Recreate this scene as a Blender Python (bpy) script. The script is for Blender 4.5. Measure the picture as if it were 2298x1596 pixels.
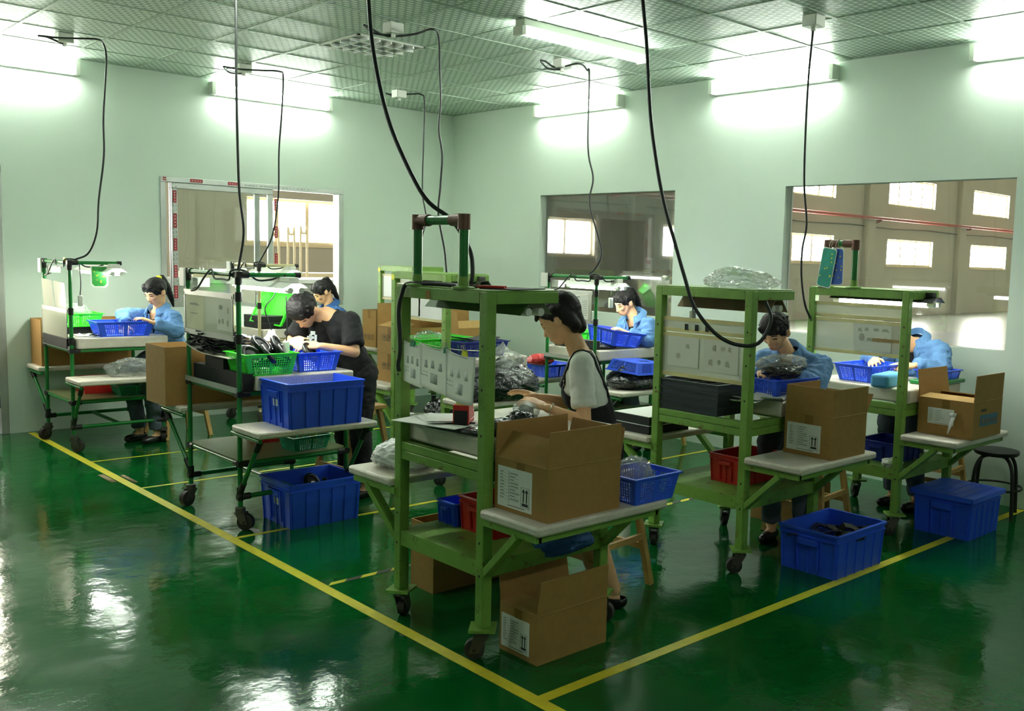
import bpy, bmesh, math, random
from math import pi, sin, cos, radians
from mathutils import Vector as V, Matrix as MX, noise as NZ

sc = bpy.context.scene
for o in list(bpy.data.objects): bpy.data.objects.remove(o)
COL = sc.collection

# ---------------------------------------------------------------- camera
YAW, PITCH, ROLL = 0.786412, 0.101132, 0.029758
FW = V((cos(PITCH)*cos(YAW), cos(PITCH)*sin(YAW), -sin(PITCH)))
RT0 = V((sin(YAW), -cos(YAW), 0)); UP0 = RT0.cross(FW)
RT = RT0*cos(ROLL) + UP0*sin(ROLL); UP = UP0*cos(ROLL) - RT0*sin(ROLL)
cd = bpy.data.cameras.new('camera'); cam = bpy.data.objects.new('camera', cd); COL.objects.link(cam)
cam.matrix_world = MX(((RT.x, UP.x, -FW.x, -6.8333), (RT.y, UP.y, -FW.y, -9.6291), (RT.z, UP.z, -FW.z, 1.688), (0, 0, 0, 1)))
cd.sensor_width = 36; cd.lens = 2159/2298*36
cd.shift_x = -(1373.4-1149)/2298; cd.shift_y = 2/2298
cd.clip_start = .05; cd.clip_end = 200
sc.camera = cam
# ---------------------------------------------------------------- world, exposure, render light settings
w = bpy.data.worlds.new('world'); sc.world = w; w.use_nodes = True
w.node_tree.nodes['Background'].inputs[0].default_value = (.85, .95, 1, 1)
w.node_tree.nodes['Background'].inputs[1].default_value = .6
sc.view_settings.view_transform = 'Standard'; sc.view_settings.look = 'None'
sc.view_settings.gamma = 1; sc.view_settings.use_curve_mapping = False
sc.view_settings.exposure = 1.98
sc.cycles.max_bounces = 8; sc.cycles.diffuse_bounces = 4; sc.cycles.glossy_bounces = 4
sc.cycles.transparent_max_bounces = 16; sc.cycles.transmission_bounces = 4
sc.cycles.caustics_reflective = False; sc.cycles.caustics_refractive = False
sc.cycles.sample_clamp_indirect = 6; sc.cycles.use_denoising = True
TUBE = 23.0        # strength of the ceiling and wall tubes
WORK = 12.0        # strength of the work lamp tubes
DAY = 22.0          # strength of the daylit panes of the hall
# ---------------------------------------------------------------- materials
def lin(c):
    return tuple((x/255/12.92 if x/255 <= .04045 else ((x/255+.055)/1.055)**2.4) for x in c)
def mat(name, col, rough=.5, metal=0, var=.08, vs=6, bump=0, bs=60, spec=.5, coat=0, col2=None, thr=None, alpha=None, ref=None):
    """base colour mottled by noise; col2 with thr gives worn patches"""
    m = bpy.data.materials.new(name); m.use_nodes = True; nt = m.node_tree; n = nt.nodes; L = nt.links
    b = n['Principled BSDF']; c = lin(col)
    b.inputs['Roughness'].default_value = rough; b.inputs['Metallic'].default_value = metal
    b.inputs['Specular IOR Level'].default_value = spec; b.inputs['Coat Weight'].default_value = coat
    tc = n.new('ShaderNodeTexCoord'); nz = n.new('ShaderNodeTexNoise')
    L.new(tc.outputs['Object'], nz.inputs['Vector']); nz.inputs['Scale'].default_value = vs; nz.inputs['Detail'].default_value = 5
    r = n.new('ShaderNodeValToRGB'); L.new(nz.outputs['Fac'], r.inputs[0])
    lo = tuple(x*(1-var) for x in c)+(1,); hi = tuple(min(1, x*(1+var)) for x in c)+(1,)
    r.color_ramp.elements[0].position = .3; r.color_ramp.elements[0].color = lo
    r.color_ramp.elements[1].position = .7; r.color_ramp.elements[1].color = hi
    out = r.outputs[0]
    if col2:
        n2 = n.new('ShaderNodeTexNoise'); L.new(tc.outputs['Object'], n2.inputs['Vector'])
        n2.inputs['Scale'].default_value = vs*2.3; n2.inputs['Detail'].default_value = 8; n2.inputs['Roughness'].default_value = .7
        r2 = n.new('ShaderNodeValToRGB'); L.new(n2.outputs['Fac'], r2.inputs[0])
        r2.color_ramp.elements[0].position = thr; r2.color_ramp.elements[1].position = thr+.06
        mx = n.new('ShaderNodeMixRGB'); L.new(r2.outputs[0], mx.inputs[0]); L.new(out, mx.inputs[1])
        mx.inputs[2].default_value = lin(col2)+(1,); out = mx.outputs[0]
    L.new(out, b.inputs['Base Color'])
    if bump:
        n3 = n.new('ShaderNodeTexNoise'); L.new(tc.outputs['Object'], n3.inputs['Vector']); n3.inputs['Scale'].default_value = bs
        n3.inputs['Detail'].default_value = 4
        bp = n.new('ShaderNodeBump'); bp.inputs['Strength'].default_value = bump; bp.inputs['Distance'].default_value = .01
        L.new(n3.outputs['Fac'], bp.inputs['Height']); L.new(bp.outputs[0], b.inputs['Normal'])
    return m
def emit(name, col, s):
    m = bpy.data.materials.new(name); m.use_nodes = True; nt = m.node_tree; nt.nodes.clear()
    e = nt.nodes.new('ShaderNodeEmission'); e.inputs[0].default_value = col+(1,); e.inputs[1].default_value = s
    o = nt.nodes.new('ShaderNodeOutputMaterial'); nt.links.new(e.outputs[0], o.inputs[0]); return m
def film(name, col, clear=.8, rough=.08, gloss=.35, bump=.6, bs=25):
    """thin plastic film or pane: part see-through, part milky, with sharp glints"""
    m = bpy.data.materials.new(name); m.use_nodes = True; nt = m.node_tree; n = nt.nodes; L = nt.links; n.clear()
    tr = n.new('ShaderNodeBsdfTransparent'); df = n.new('ShaderNodeBsdfDiffuse'); gl = n.new('ShaderNodeBsdfGlossy')
    df.inputs[0].default_value = lin(col)+(1,); gl.inputs['Roughness'].default_value = rough
    tr.inputs[0].default_value = (.96, .98, .96, 1)
    m1 = n.new('ShaderNodeMixShader'); m1.inputs[0].default_value = 1-clear; L.new(tr.outputs[0], m1.inputs[1]); L.new(df.outputs[0], m1.inputs[2])
    fr = n.new('ShaderNodeFresnel'); fr.inputs[0].default_value = 1.5
    ml = n.new('ShaderNodeMath'); ml.operation = 'MULTIPLY'; ml.inputs[1].default_value = gloss*4; ml.use_clamp = True; L.new(fr.outputs[0], ml.inputs[0])
    m2 = n.new('ShaderNodeMixShader'); L.new(ml.outputs[0], m2.inputs[0]); L.new(m1.outputs[0], m2.inputs[1]); L.new(gl.outputs[0], m2.inputs[2])
    if bump:
        tc = n.new('ShaderNodeTexCoord'); nz = n.new('ShaderNodeTexNoise'); nz.inputs['Scale'].default_value = bs; nz.inputs['Detail'].default_value = 3
        L.new(tc.outputs['Object'], nz.inputs['Vector'])
        bp = n.new('ShaderNodeBump'); bp.inputs['Strength'].default_value = bump; bp.inputs['Distance'].default_value = .02
        L.new(nz.outputs['Fac'], bp.inputs['Height']); L.new(bp.outputs[0], gl.inputs['Normal']); L.new(bp.outputs[0], fr.inputs['Normal'])
    o = n.new('ShaderNodeOutputMaterial'); L.new(m2.outputs[0], o.inputs[0]); return m

K = {}
K['wall'] = mat('wall_paint', (210, 222, 210), .75, var=.025, vs=1.2, bump=.05, bs=150)
K['steel'] = mat('green_painted_steel', (116, 158, 66), .45, var=.14, vs=9, col2=(104, 84, 46), thr=.60, bump=.15, bs=40)
K['tube'] = mat('green_plastic_pipe', (24, 118, 48), .3, var=.06)
K['cream'] = mat('cream_plastic_pipe', (196, 188, 140), .4, var=.12, col2=(120, 96, 60), thr=.66)
K['joint'] = mat('black_metal_joint', (38, 38, 34), .45, metal=.4, var=.2)
K['rustjoint'] = mat('brown_metal_joint', (104, 70, 56), .5, metal=.2, var=.2)
K['rubber'] = mat('dark_rubber', (44, 42, 38), .6)
K['zinc'] = mat('dull_zinc', (96, 92, 84), .45, metal=.7, var=.2)
K['alu'] = mat('aluminium', (176, 180, 174), .35, metal=.5, var=.08)
K['board'] = mat('cardboard', (160, 122, 66), .8, var=.06, vs=30, bump=.05, bs=90)
K['boardin'] = mat('cardboard_inside', (176, 140, 82), .8, var=.06, vs=30)
K['blue'] = mat('blue_plastic', (46, 92, 232), .38, var=.05)
K['blue2'] = mat('bright_blue_plastic', (52, 100, 240), .35, var=.05)
K['navy'] = mat('dark_blue_plastic', (22, 40, 140), .4, var=.05)
K['lime'] = mat('bright_green_plastic', (70, 236, 50), .35, var=.05)
K['teal'] = mat('teal_plastic', (22, 132, 96), .35, var=.06)
K['red'] = mat('red_plastic', (196, 42, 36), .38, var=.08)
K['black'] = mat('black_foam', (22, 22, 22), .75, var=.2, bump=.2, bs=120)
K['blackgloss'] = mat('black_moulded_plastic', (20, 21, 22), .28, var=.2)
K['wrap'] = mat('bubble_wrap_cover', (214, 206, 192), .35, var=.07, vs=14, bump=.35, bs=130, col2=(216, 178, 172), thr=.62)
K['white'] = mat('white_plastic', (220, 222, 212), .4, var=.03)
K['paper'] = mat('paper', (232, 234, 228), .7, var=.02)
K['faintpaper'] = mat('veiled_sheet', (206, 208, 194), .6, var=.02)  # paler, with the haze of the clouded panel painted in
K['faintink'] = mat('veiled_print', (164, 164, 146), .8)  # ink paled to paint in the panel's haze
K['ink'] = mat('grey_print', (120, 128, 122), .8)
K['inkdark'] = mat('dark_print', (62, 64, 62), .8)
K['film'] = film('clear_film', (232, 236, 232), .80, gloss=.16, rough=.12)
K['milk'] = film('milky_bag', (236, 240, 238), .3, rough=.2, gloss=.3)
K['acryl'] = film('clouded_acrylic', (236, 236, 216), .42, rough=.15, gloss=.2, bump=0)
K['glass'] = film('window_glass', (200, 210, 200), .95, rough=.02, gloss=.22, bump=0)
K['blackbag'] = mat('black_parts_in_film', (30, 33, 35), .16, var=.35, vs=25, bump=1.0, bs=34, spec=.8)
K['greenbag'] = mat('yellow_green_film', (178, 220, 44), .3, var=.2, bump=.6, bs=40)
K['redbag'] = mat('red_film', (206, 44, 44), .25, var=.2, bump=.8, bs=40)
K['wood'] = mat('pale_wood', (186, 146, 86), .55, var=.15, vs=14)
K['ply'] = mat('weathered_board', (120, 104, 72), .8, var=.2)
K['cable'] = mat('black_cable', (26, 32, 30), .45)
K['yellow'] = mat('yellow_tape', (196, 184, 34), .5, var=.1, vs=20, col2=(120, 112, 30), thr=.68)
K['tapeblack'] = mat('black_tape', (40, 38, 30), .5)
K['ysticker'] = mat('yellow_sticker', (226, 220, 40), .5)
K['denim'] = mat('blue_workwear', (92, 134, 182), .85, var=.07, bump=.35, bs=22)
K['denimdark'] = mat('dark_blue_cloth', (40, 84, 140), .85, var=.1, bump=.2, bs=60)
K['tee'] = mat('white_cotton', (226, 228, 220), .8, var=.02)
K['blackcloth'] = mat('black_cloth', (14, 14, 16), .85, var=.15)
K['blackcloth2'] = mat('black_denim', (16, 16, 19), .8, var=.2)
K['skin'] = mat('skin', (226, 176, 132), .5, var=.03)
K['hair'] = mat('black_hair', (18, 15, 14), .6, var=.3, vs=40, spec=.3, bump=.4, bs=60)
K['lip'] = mat('lip', (176, 104, 90), .5)
K['eye'] = mat('dark_lash', (40, 28, 24), .6)
K['jeans'] = mat('grey_blue_jeans', (74, 84, 96), .85, var=.1)
K['shoe'] = mat('black_shoe', (24, 22, 22), .3)
K['cardgreen'] = mat('green_card', (52, 150, 64), .4, var=.25, vs=18)
K['cardteal'] = mat('teal_card', (24, 150, 132), .4, var=.12, vs=18)
K['cardblue'] = mat('blue_card', (44, 92, 186), .4, var=.2, vs=18)
K['sponge'] = mat('light_blue_foam', (92, 168, 214), .8, var=.05)
K['redlabel'] = mat('red_label', (166, 40, 48), .5)
K['hallwall'] = mat('hall_plaster', (164, 160, 142), .85, var=.06, vs=.6)
K['hallfloor'] = mat('hall_floor', (96, 104, 92), .22, var=.1, vs=.5)
K['hallframe'] = mat('cream_window_frame', (206, 190, 150), .5)
K['redpipe'] = mat('red_pipe', (140, 66, 58), .5)
K['greymetal'] = mat('grey_cabinet', (150, 152, 140), .5, var=.05, vs=2)
K['brass'] = mat('clip_metal', (190, 186, 168), .3, metal=.8)
K['bangle'] = mat('silver_bangle', (220, 214, 200), .2, metal=1)
K['tubeon'] = emit('lit_tube', (.92, 1.0, .90), TUBE)
K['workon'] = emit('lit_work_tube', (.95, 1.0, .92), WORK)
K['day'] = emit('daylit_pane', (1.0, .97, .9), DAY)
K['fillpane'] = emit('added_glow_pane', (1.0, .97, .9), DAY*.075)  # glow for the unseen windows added to the near hall wall
K['daywarm'] = emit('daylit_door_pane', (1.0, .94, .76), 4.0)
K['tubeoff'] = mat('unlit_tube', (226, 226, 214), .3)

def floor_mat():
    m = mat('green_epoxy', (6, 80, 32), .16, var=.16, vs=.9, spec=.22)
    nt = m.node_tree; n = nt.nodes; L = nt.links; b = n['Principled BSDF']
    tc = n.new('ShaderNodeTexCoord'); a = n.new('ShaderNodeTexNoise'); a.inputs['Scale'].default_value = 7; a.inputs['Detail'].default_value = 3
    c = n.new('ShaderNodeTexNoise'); c.inputs['Scale'].default_value = 90; c.inputs['Detail'].default_value = 2
    L.new(tc.outputs['Object'], a.inputs['Vector']); L.new(tc.outputs['Object'], c.inputs['Vector'])
    mm = n.new('ShaderNodeMath'); mm.operation = 'MULTIPLY_ADD'; mm.inputs[1].default_value = .06
    L.new(c.outputs['Fac'], mm.inputs[0]); L.new(a.outputs['Fac'], mm.inputs[2])
    bp = n.new('ShaderNodeBump'); bp.inputs['Strength'].default_value = .12; bp.inputs['Distance'].default_value = .02
    L.new(mm.outputs[0], bp.inputs['Height']); L.new(bp.outputs[0], b.inputs['Normal'])
    d = n.new('ShaderNodeTexNoise'); d.inputs['Scale'].default_value = 2.2; d.inputs['Detail'].default_value = 6
    L.new(tc.outputs['Object'], d.inputs['Vector'])
    mr = n.new('ShaderNodeMapRange'); mr.inputs[1].default_value = .35; mr.inputs[2].default_value = .7; mr.inputs[3].default_value = .06; mr.inputs[4].default_value = .17
    L.new(d.outputs['Fac'], mr.inputs[0]); L.new(mr.outputs[0], b.inputs['Roughness'])
    return m
def ceiling_mat():
    """ceiling tile face with an embossed lattice of little bricks"""
    m = bpy.data.materials.new('embossed_ceiling_tile'); m.use_nodes = True; nt = m.node_tree; n = nt.nodes; L = nt.links
    b = n['Principled BSDF']; b.inputs['Roughness'].default_value = .42
    tc = n.new('ShaderNodeTexCoord')
    br = n.new('ShaderNodeTexBrick'); br.inputs['Scale'].default_value = 1; br.inputs['Brick Width'].default_value = .06; br.inputs['Row Height'].default_value = .05
    br.inputs['Mortar Size'].default_value = .011; br.inputs['Mortar Smooth'].default_value = .3
    br.inputs['Color1'].default_value = lin((212, 224, 210))+(1,); br.inputs['Color2'].default_value = lin((206, 220, 206))+(1,)
    br.inputs['Mortar'].default_value = lin((136, 156, 140))+(1,)
    L.new(tc.outputs['Object'], br.inputs['Vector']); L.new(br.outputs['Color'], b.inputs['Base Color'])
    bp = n.new('ShaderNodeBump'); bp.inputs['Strength'].default_value = .5; bp.inputs['Distance'].default_value = .006; bp.invert = True
    L.new(br.outputs['Fac'], bp.inputs['Height']); L.new(bp.outputs[0], b.inputs['Normal'])
    return m
def thin_paper():
    m = mat('thin_paper', (236, 238, 234), .7, var=.02); nt = m.node_tree; n = nt.nodes; L = nt.links
    t = n.new('ShaderNodeBsdfTranslucent'); t.inputs[0].default_value = lin((236, 240, 234))+(1,)
    x = n.new('ShaderNodeMixShader'); x.inputs[0].default_value = .6; o = n['Material Output']
    L.new(n['Principled BSDF'].outputs[0], x.inputs[1]); L.new(t.outputs[0], x.inputs[2]); L.new(x.outputs[0], o.inputs[0]); return m
K['thinpaper'] = thin_paper()
K['floor'] = floor_mat(); K['ceil'] = ceiling_mat()

# ---------------------------------------------------------------- mesh helpers
class MB:
    def __init__(s): s.bm = bmesh.new(); s.mi = 0
    def face(s, pts):
        f = s.bm.faces.new([s.bm.verts.new(p) for p in pts]); f.material_index = s.mi; return f
    def hexa(s, p):     # 8 corners, bottom ring then top ring
        v = [s.bm.verts.new(q) for q in p]
        for q in ((3, 2, 1, 0), (4, 5, 6, 7), (0, 1, 5, 4), (1, 2, 6, 5), (2, 3, 7, 6), (3, 0, 4, 7)):
            s.bm.faces.new([v[i] for i in q]).material_index = s.mi
        return s
    def box(s, x0, x1, y0, y1, z0, z1):
        return s.hexa([(x0, y0, z0), (x1, y0, z0), (x1, y1, z0), (x0, y1, z0), (x0, y0, z1), (x1, y0, z1), (x1, y1, z1), (x0, y1, z1)])
    def bar(s, a, b, w, h=None, up=(0, 0, 1)):    # square bar from a to b
        a = V(a); b = V(b); h = h or w; d = (b-a).normalized(); u = V(up)
        if abs(d.dot(u)) > .98: u = V((1, 0, 0))
        r = d.cross(u).normalized()*w/2; u = r.cross(d).normalized()*h/2
        return s.hexa([a-r-u, a+r-u, a+r+u, a-r+u, b-r-u, b+r-u, b+r+u, b-r+u])
    def tube(s, pts, r, n=10, cap=True):
        pts = [V(p) for p in pts]; rs = r if isinstance(r, (list, tuple)) else [r]*len(pts); rings = []; ref = None
        for i, p in enumerate(pts):
            d = (pts[min(i+1, len(pts)-1)]-pts[max(i-1, 0)]).normalized()
            if ref is None: ref = d.orthogonal().normalized()
            ref = (ref-d*ref.dot(d)).normalized(); q = d.cross(ref)
            rings.append([s.bm.verts.new(p+(ref*cos(2*pi*k/n)+q*sin(2*pi*k/n))*rs[i]) for k in range(n)])
        for A, B in zip(rings, rings[1:]):
            for k in range(n): s.bm.faces.new((A[k], A[(k+1) % n], B[(k+1) % n], B[k])).material_index = s.mi
        if cap:
            s.bm.faces.new(rings[0][::-1]).material_index = s.mi; s.bm.faces.new(rings[-1]).material_index = s.mi
        return s
    def ball(s, c, r, R=None, nu=16, nv=10):
        c = V(c); r = V(r) if not isinstance(r, (int, float)) else V((r, r, r)); g = []
        for j in range(nv+1):
            t = pi*j/nv; row = []
            for k in range(nu):
                p = V((sin(t)*cos(2*pi*k/nu)*r.x, sin(t)*sin(2*pi*k/nu)*r.y, cos(t)*r.z))
                if R: p = R @ p
                row.append(c+p)
            g.append(row)
        top = s.bm.verts.new(g[0][0]); bot = s.bm.verts.new(g[nv][0])
        rows = [[s.bm.verts.new(p) for p in row] for row in g[1:nv]]
        for k in range(nu):
            k2 = (k+1) % nu
            s.bm.faces.new((top, rows[0][k], rows[0][k2])).material_index = s.mi
            s.bm.faces.new((bot, rows[-1][k2], rows[-1][k])).material_index = s.mi
            for A, B in zip(rows, rows[1:]): s.bm.faces.new((A[k], B[k], B[k2], A[k2])).material_index = s.mi
        return s
    def rc(s, a, ra, b, rb, n=14):     # capsule with tapering radius
        a = V(a); b = V(b); d = b-a; L = max(d.length, 1e-4); d = d/L; pts = []; rs = []
        for t in (0.05, .3, .6, .85): pts.append(a-d*ra*cos(t*pi/2)); rs.append(ra*sin(t*pi/2))
        for t in (0, .33, .67, 1): pts.append(a.lerp(b, t)); rs.append(ra+(rb-ra)*t)
        for t in (.85, .6, .3, .05): pts.append(b+d*rb*cos(t*pi/2)); rs.append(rb*sin(t*pi/2))
        return s.tube(pts, rs, n)
    def lathe(s, c, prof, n=20):
        return s.tube([(c[0], c[1], c[2]+z) for r, z in prof], [max(r, 1e-4) for r, z in prof], n)
    def build(s, name, m, parent=None, sharp=50, bevel=0, loc=None, solid=0):
        bmesh.ops.recalc_face_normals(s.bm, faces=s.bm.faces)
        me = bpy.data.meshes.new(name); s.bm.to_mesh(me); s.bm.free()
        for x in (m if isinstance(m, (list, tuple)) else [m]): me.materials.append(K[x] if isinstance(x, str) else x)
        for p in me.polygons: p.use_smooth = True
        me.set_sharp_from_angle(angle=radians(sharp))
        o = bpy.data.objects.new(name, me); COL.objects.link(o)
        if solid:
            md = o.modifiers.new('thickness', 'SOLIDIFY'); md.thickness = solid; md.offset = 0
        if bevel:
            md = o.modifiers.new('bevel', 'BEVEL'); md.width = bevel; md.segments = 2; md.limit_method = 'ANGLE'; md.angle_limit = radians(40)
        if parent: o.parent = parent
        if loc: o.location = loc
        return o
def tag(o, label, cat, group=None):
    o['label'] = label; o['category'] = cat
    if group: o['group'] = group
    return o
def thing(name, label, cat, loc=(0, 0, 0), rz=0, group=None):
    o = bpy.data.objects.new(name, None); COL.objects.link(o); o.location = loc; o.rotation_euler = (0, 0, rz); o.empty_display_size = .1
    return tag(o, label, cat, group)
def struct(o): o['kind'] = 'structure'; return o
def copy_tree(o, parent=None):
    c = o.copy(); COL.objects.link(c)
    if parent: c.parent = parent
    for ch in [x for x in bpy.data.objects if x.parent == o and x != c]: copy_tree(ch, c)
    return c
def box(x0, x1, y0, y1, z0, z1): return MB().box(x0, x1, y0, y1, z0, z1)
def smooth_path(pts, k=4):     # Catmull-Rom through the points
    P = [V(p) for p in pts]; P = [P[0]*2-P[1]]+P+[P[-1]*2-P[-2]]; out = []
    for i in range(1, len(P)-2):
        for j in range(k):
            t = j/k; a, b, c, d = P[i-1:i+3]
            out.append(.5*((2*b)+(c-a)*t+(2*a-5*b+4*c-d)*t*t+(3*b-a-3*c+d)*t**3))
    out.append(P[-2]); return out
# ---------------------------------------------------------------- room shell
H = 3.32; XL, YB = -10.0, -13.0
def wall_x(name, y0, y1, x0, x1, z1, holes, m):      # wall running along x
    b = MB(); hs = sorted(holes); x = x0
    for (a, c, lo, hi) in hs:
        b.box(x, a, y0, y1, 0, z1)
        if lo > 0: b.box(a, c, y0, y1, 0, lo)
        b.box(a, c, y0, y1, hi, z1); x = c
    b.box(x, x1, y0, y1, 0, z1); return struct(b.build(name, m))
def wall_y(name, x0, x1, y0, y1, z1, holes, m):
    b = MB(); y = y0
    for (a, c, lo, hi) in sorted(holes):
        b.box(x0, x1, y, a, 0, z1)
        if lo > 0: b.box(x0, x1, a, c, 0, lo)
        b.box(x0, x1, a, c, hi, z1); y = c
    b.box(x0, x1, y, y1, 0, z1); return struct(b.build(name, m))
W1 = (-3.37, -1.45, 1.10, 2.345); DR = (-5.66, -4.68, 0, 2.335)
wall_x('wall_left', 0, .12, XL, .12, H+.2, [DR, W1], 'wall')
W2 = (-3.555, -1.615, 1.14, 2.345); W3 = (-6.757, -4.80, 1.11, 2.342)
wall_y('wall_right', 0, .12, YB, 0, H+.2, [W2, W3], 'wall')
struct(box(XL-.12, XL, YB, .12, 0, H+.2).build('wall_front', 'wall'))
struct(box(XL, .12, YB-.12, YB, 0, H+.2).build('wall_back', 'wall'))
struct(box(XL, .0, YB, .0, -.1, 0).build('floor', 'floor'))
struct(box(XL, .0, YB, .0, H, H+.06).build('ceiling', 'ceil'))
g = MB()
x = -.585
while x > XL: g.box(x-.012, x+.012, YB, 0, H-.004, H+.002); x -= .6
y = -.572
while y > YB: g.box(XL, 0, y-.012, y+.012, H-.0045, H+.002); y -= .6
g.box(XL, 0, -.022, 0, H-.006, H); g.box(-.022, 0, YB, 0, H-.006, H)
struct(g.build('trim_1', mat('ceiling_grid', (150, 168, 150), .4, var=.02)))
# rough grey strip where the walls meet the floor
# sliding window in the left wall
def window_frame_x(name, x0, x1, z0, z1, y, t, d):
    b = MB(); b.box(x0, x1, y, y+d, z1-t, z1).box(x0, x1, y, y+d, z0, z0+t).box(x0, x0+t, y, y+d, z0+t, z1-t).box(x1-t, x1, y, y+d, z0+t, z1-t)
    return b
win = struct(window_frame_x('window_1', W1[0], W1[1], W1[2], W1[3], -.012, .05, .13).build('window_1', 'alu', bevel=.003))
def sash(nm, x0, x1, y):
    s = window_frame_x(nm, x0, x1, W1[2]+.05, W1[3]-.05, y, .055, .03).build(nm, 'alu', win, bevel=.003)
    box(x0+.055, x1-.055, y+.012, y+.018, W1[2]+.105, W1[3]-.105).build('pane', 'glass', s); return s
s1 = sash('sliding_sash', -3.26, -2.24, .01); s2 = sash('sliding_sash', -2.40, -1.50, .055)
s2.location.x = -.86                                     # the second sash is slid open behind the first
def film_label(cx, cz, y, w_, h_, vert):
    b = MB(); b.box(cx-w_/2, cx+w_/2, y-.0015, y, cz-h_/2, cz+h_/2); b.mi = 1; n = 4
    for i in range(n):                                   # white characters on the red film
        f = (i+.5)/n-.5
        px, pz = (cx, cz-f*h_*.86) if vert else (cx+f*w_*.86, cz)
        u = min(w_, h_)*.3
        for (dx, dz, ww, hh) in ((0, .8, .9, .12), (0, 0, .9, .12), (-.1, -.8, .9, .12), (0, 0, .12, 1), (.7, -.3, .12, .6)):
            b.box(px+(dx-ww)*u*.6, px+(dx+ww)*u*.6, y-.0024, y-.0015, pz+(dz-hh)*u*.6, pz+(dz+hh)*u*.6)
    return b.build('film_label', ['redlabel', 'paper'], win)
for z in (2.16, 1.93, 1.70, 1.44, 1.24): film_label(-3.232, z, .009, .036, .12 if z != 1.93 else .14, True)
for z in (2.14, 1.86, 1.58): film_label(-2.19-.02, z, .008, .036, .12, True)
for x in (-3.33, -3.03, -2.66): film_label(x, 2.322, -.013, .12 if x > -3.3 else .03, .032, False)
b = MB()
random.seed(3)
for i in range(26):
    z = 1.2+i*.043
    b.box(-3.25, -3.243, .0075, .009, z, z+random.uniform(.008, .03)); b.box(-3.222, -3.215, .0075, .009, z+.01, z+.01+random.uniform(.006, .02))
for i in range(20):
    x = -2.55+i*.04; b.box(x, x+random.uniform(.01, .03), -.0145, -.013, 2.315, 2.322)
b.build('film_print', 'ink', win)
for nm, hw, xo in (('window_2', W2, .09), ('window_3', W3, .09)):   # fixed panes in the right wall
    o = struct(box(xo, xo+.008, hw[0], hw[1], hw[2], hw[3]).build(nm, 'glass'))
# door at the left edge: aluminium frame, lit pane
d = MB(); x0, x1, _, z1 = DR
d.box(x0, x0+.06, -.01, .1, 0, z1).box(x1-.06, x1, -.01, .1, 0, z1).box(x0, x1, -.01, .1, z1-.06, z1)
d = struct(d.build('door_1', 'alu', bevel=.004))
lf = MB(); lf.box(x0+.07, x0+.15, .03, .07, .02, z1-.07).box(x1-.105, x1-.07, .03, .07, .02, z1-.07).box(x0+.15, x1-.15, .03, .07, z1-.15, z1-.07).box(x0+.15, x1-.15, .03, .07, .02, .14).box(x0+.15, x1-.15, .03, .07, 1.0, 1.06)
lf = lf.build('door_leaf', 'alu', d, bevel=.003)
box(x0+.15, x1-.105, .048, .054, .14, 1.0).build('door_panel', 'greymetal', lf); box(x0+.15, x1-.105, .048, .054, 1.06, z1-.15).build('pane', 'daywarm', lf)
for z in (.28, 1.9): MB().tube([(x1-.065, .02, z-.05), (x1-.065, .02, z+.05)], .011).build('hinge', 'joint', d)
# ---------------------------------------------------------------- the hall beyond both walls
HY = 7.2; HX = 42.0
hw_ = [(-5.2, -2.0, 1.76, 2.6), (.7, 2.5, 1.78, 2.6), (6.6, 9.25, 1.74, 2.6), (11.7, 14.3, 1.76, 2.6), (16.5, 19.7, 1.76, 2.62), (23.05, 26.3, 1.74, 2.63), (29.4, 32.65, 1.74, 2.63), (35.7, 38.9, 1.74, 2.63)]
hu_ = [(16.5, 19.7, 3.8, 4.7), (23.0, 26.3, 3.8, 4.72), (29.4, 32.65, 3.8, 4.72), (10.2, 13.4, 3.8, 4.7), (35.7, 38.9, 3.8, 4.72), (-5.2, -2.0, 3.8, 4.7), (5.2, 8.8, 3.8, 4.7)]  # last two upper windows are unseen, added to brighten the hall
b = MB()
xs = sorted(set([XL, HX]+[v for q in hw_+hu_ for v in q[:2]]))
for a, c in zip(xs, xs[1:]):
    m_ = (a+c)/2; zs = sorted([(q[2], q[3]) for q in hw_+hu_ if q[0] < m_ < q[1]]); z = 0
    for lo, hi in zs: b.box(a, c, HY, HY+.25, z, lo); z = hi
    b.box(a, c, HY, HY+.25, z, 7)
struct(b.build('wall_hall_far', 'hallwall'))
struct(box(HX, HX+.2, YB, HY, 0, 7).build('wall_hall_end', 'hallwall'))
fill_win = [(3+5.6*i, 7+5.6*i, 1.8, 4.6) for i in range(7)]  # unseen glowing windows, added to light the hall's far wall
b = MB(); x = .12
for a, c, lo, hi in fill_win: b.box(x, a, YB-.2, YB, 0, 7).box(a, c, YB-.2, YB, 0, lo).box(a, c, YB-.2, YB, hi, 7); x = c
b.box(x, HX, YB-.2, YB, 0, 7); struct(b.build('wall_hall_near', 'hallwall'))
for i, (a, c, lo, hi) in enumerate(fill_win):
    o = struct(window_frame_x('f', a, c, lo, hi, YB-.12, .06, .06).build('window_%d' % (30+i), 'hallframe')); box(a+.06, c-.06, YB-.1, YB-.09, lo+.06, hi-.06).build('pane', 'fillpane', o)
struct(box(XL-.2, XL, .12, HY, 0, 7).build('wall_hall_side', 'hallwall'))
b = box(.121, HX, YB, HY, -.1, 0); b.box(XL, .121, .121, HY, -.1, 0); struct(b.build('floor_hall', 'hallfloor'))
b = box(.121, HX, YB, HY, 6.9, 7); b.box(XL, .121, .121, HY, 6.9, 7); struct(b.build('ceiling_hall', 'hallwall'))
n_ = 4
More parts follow.
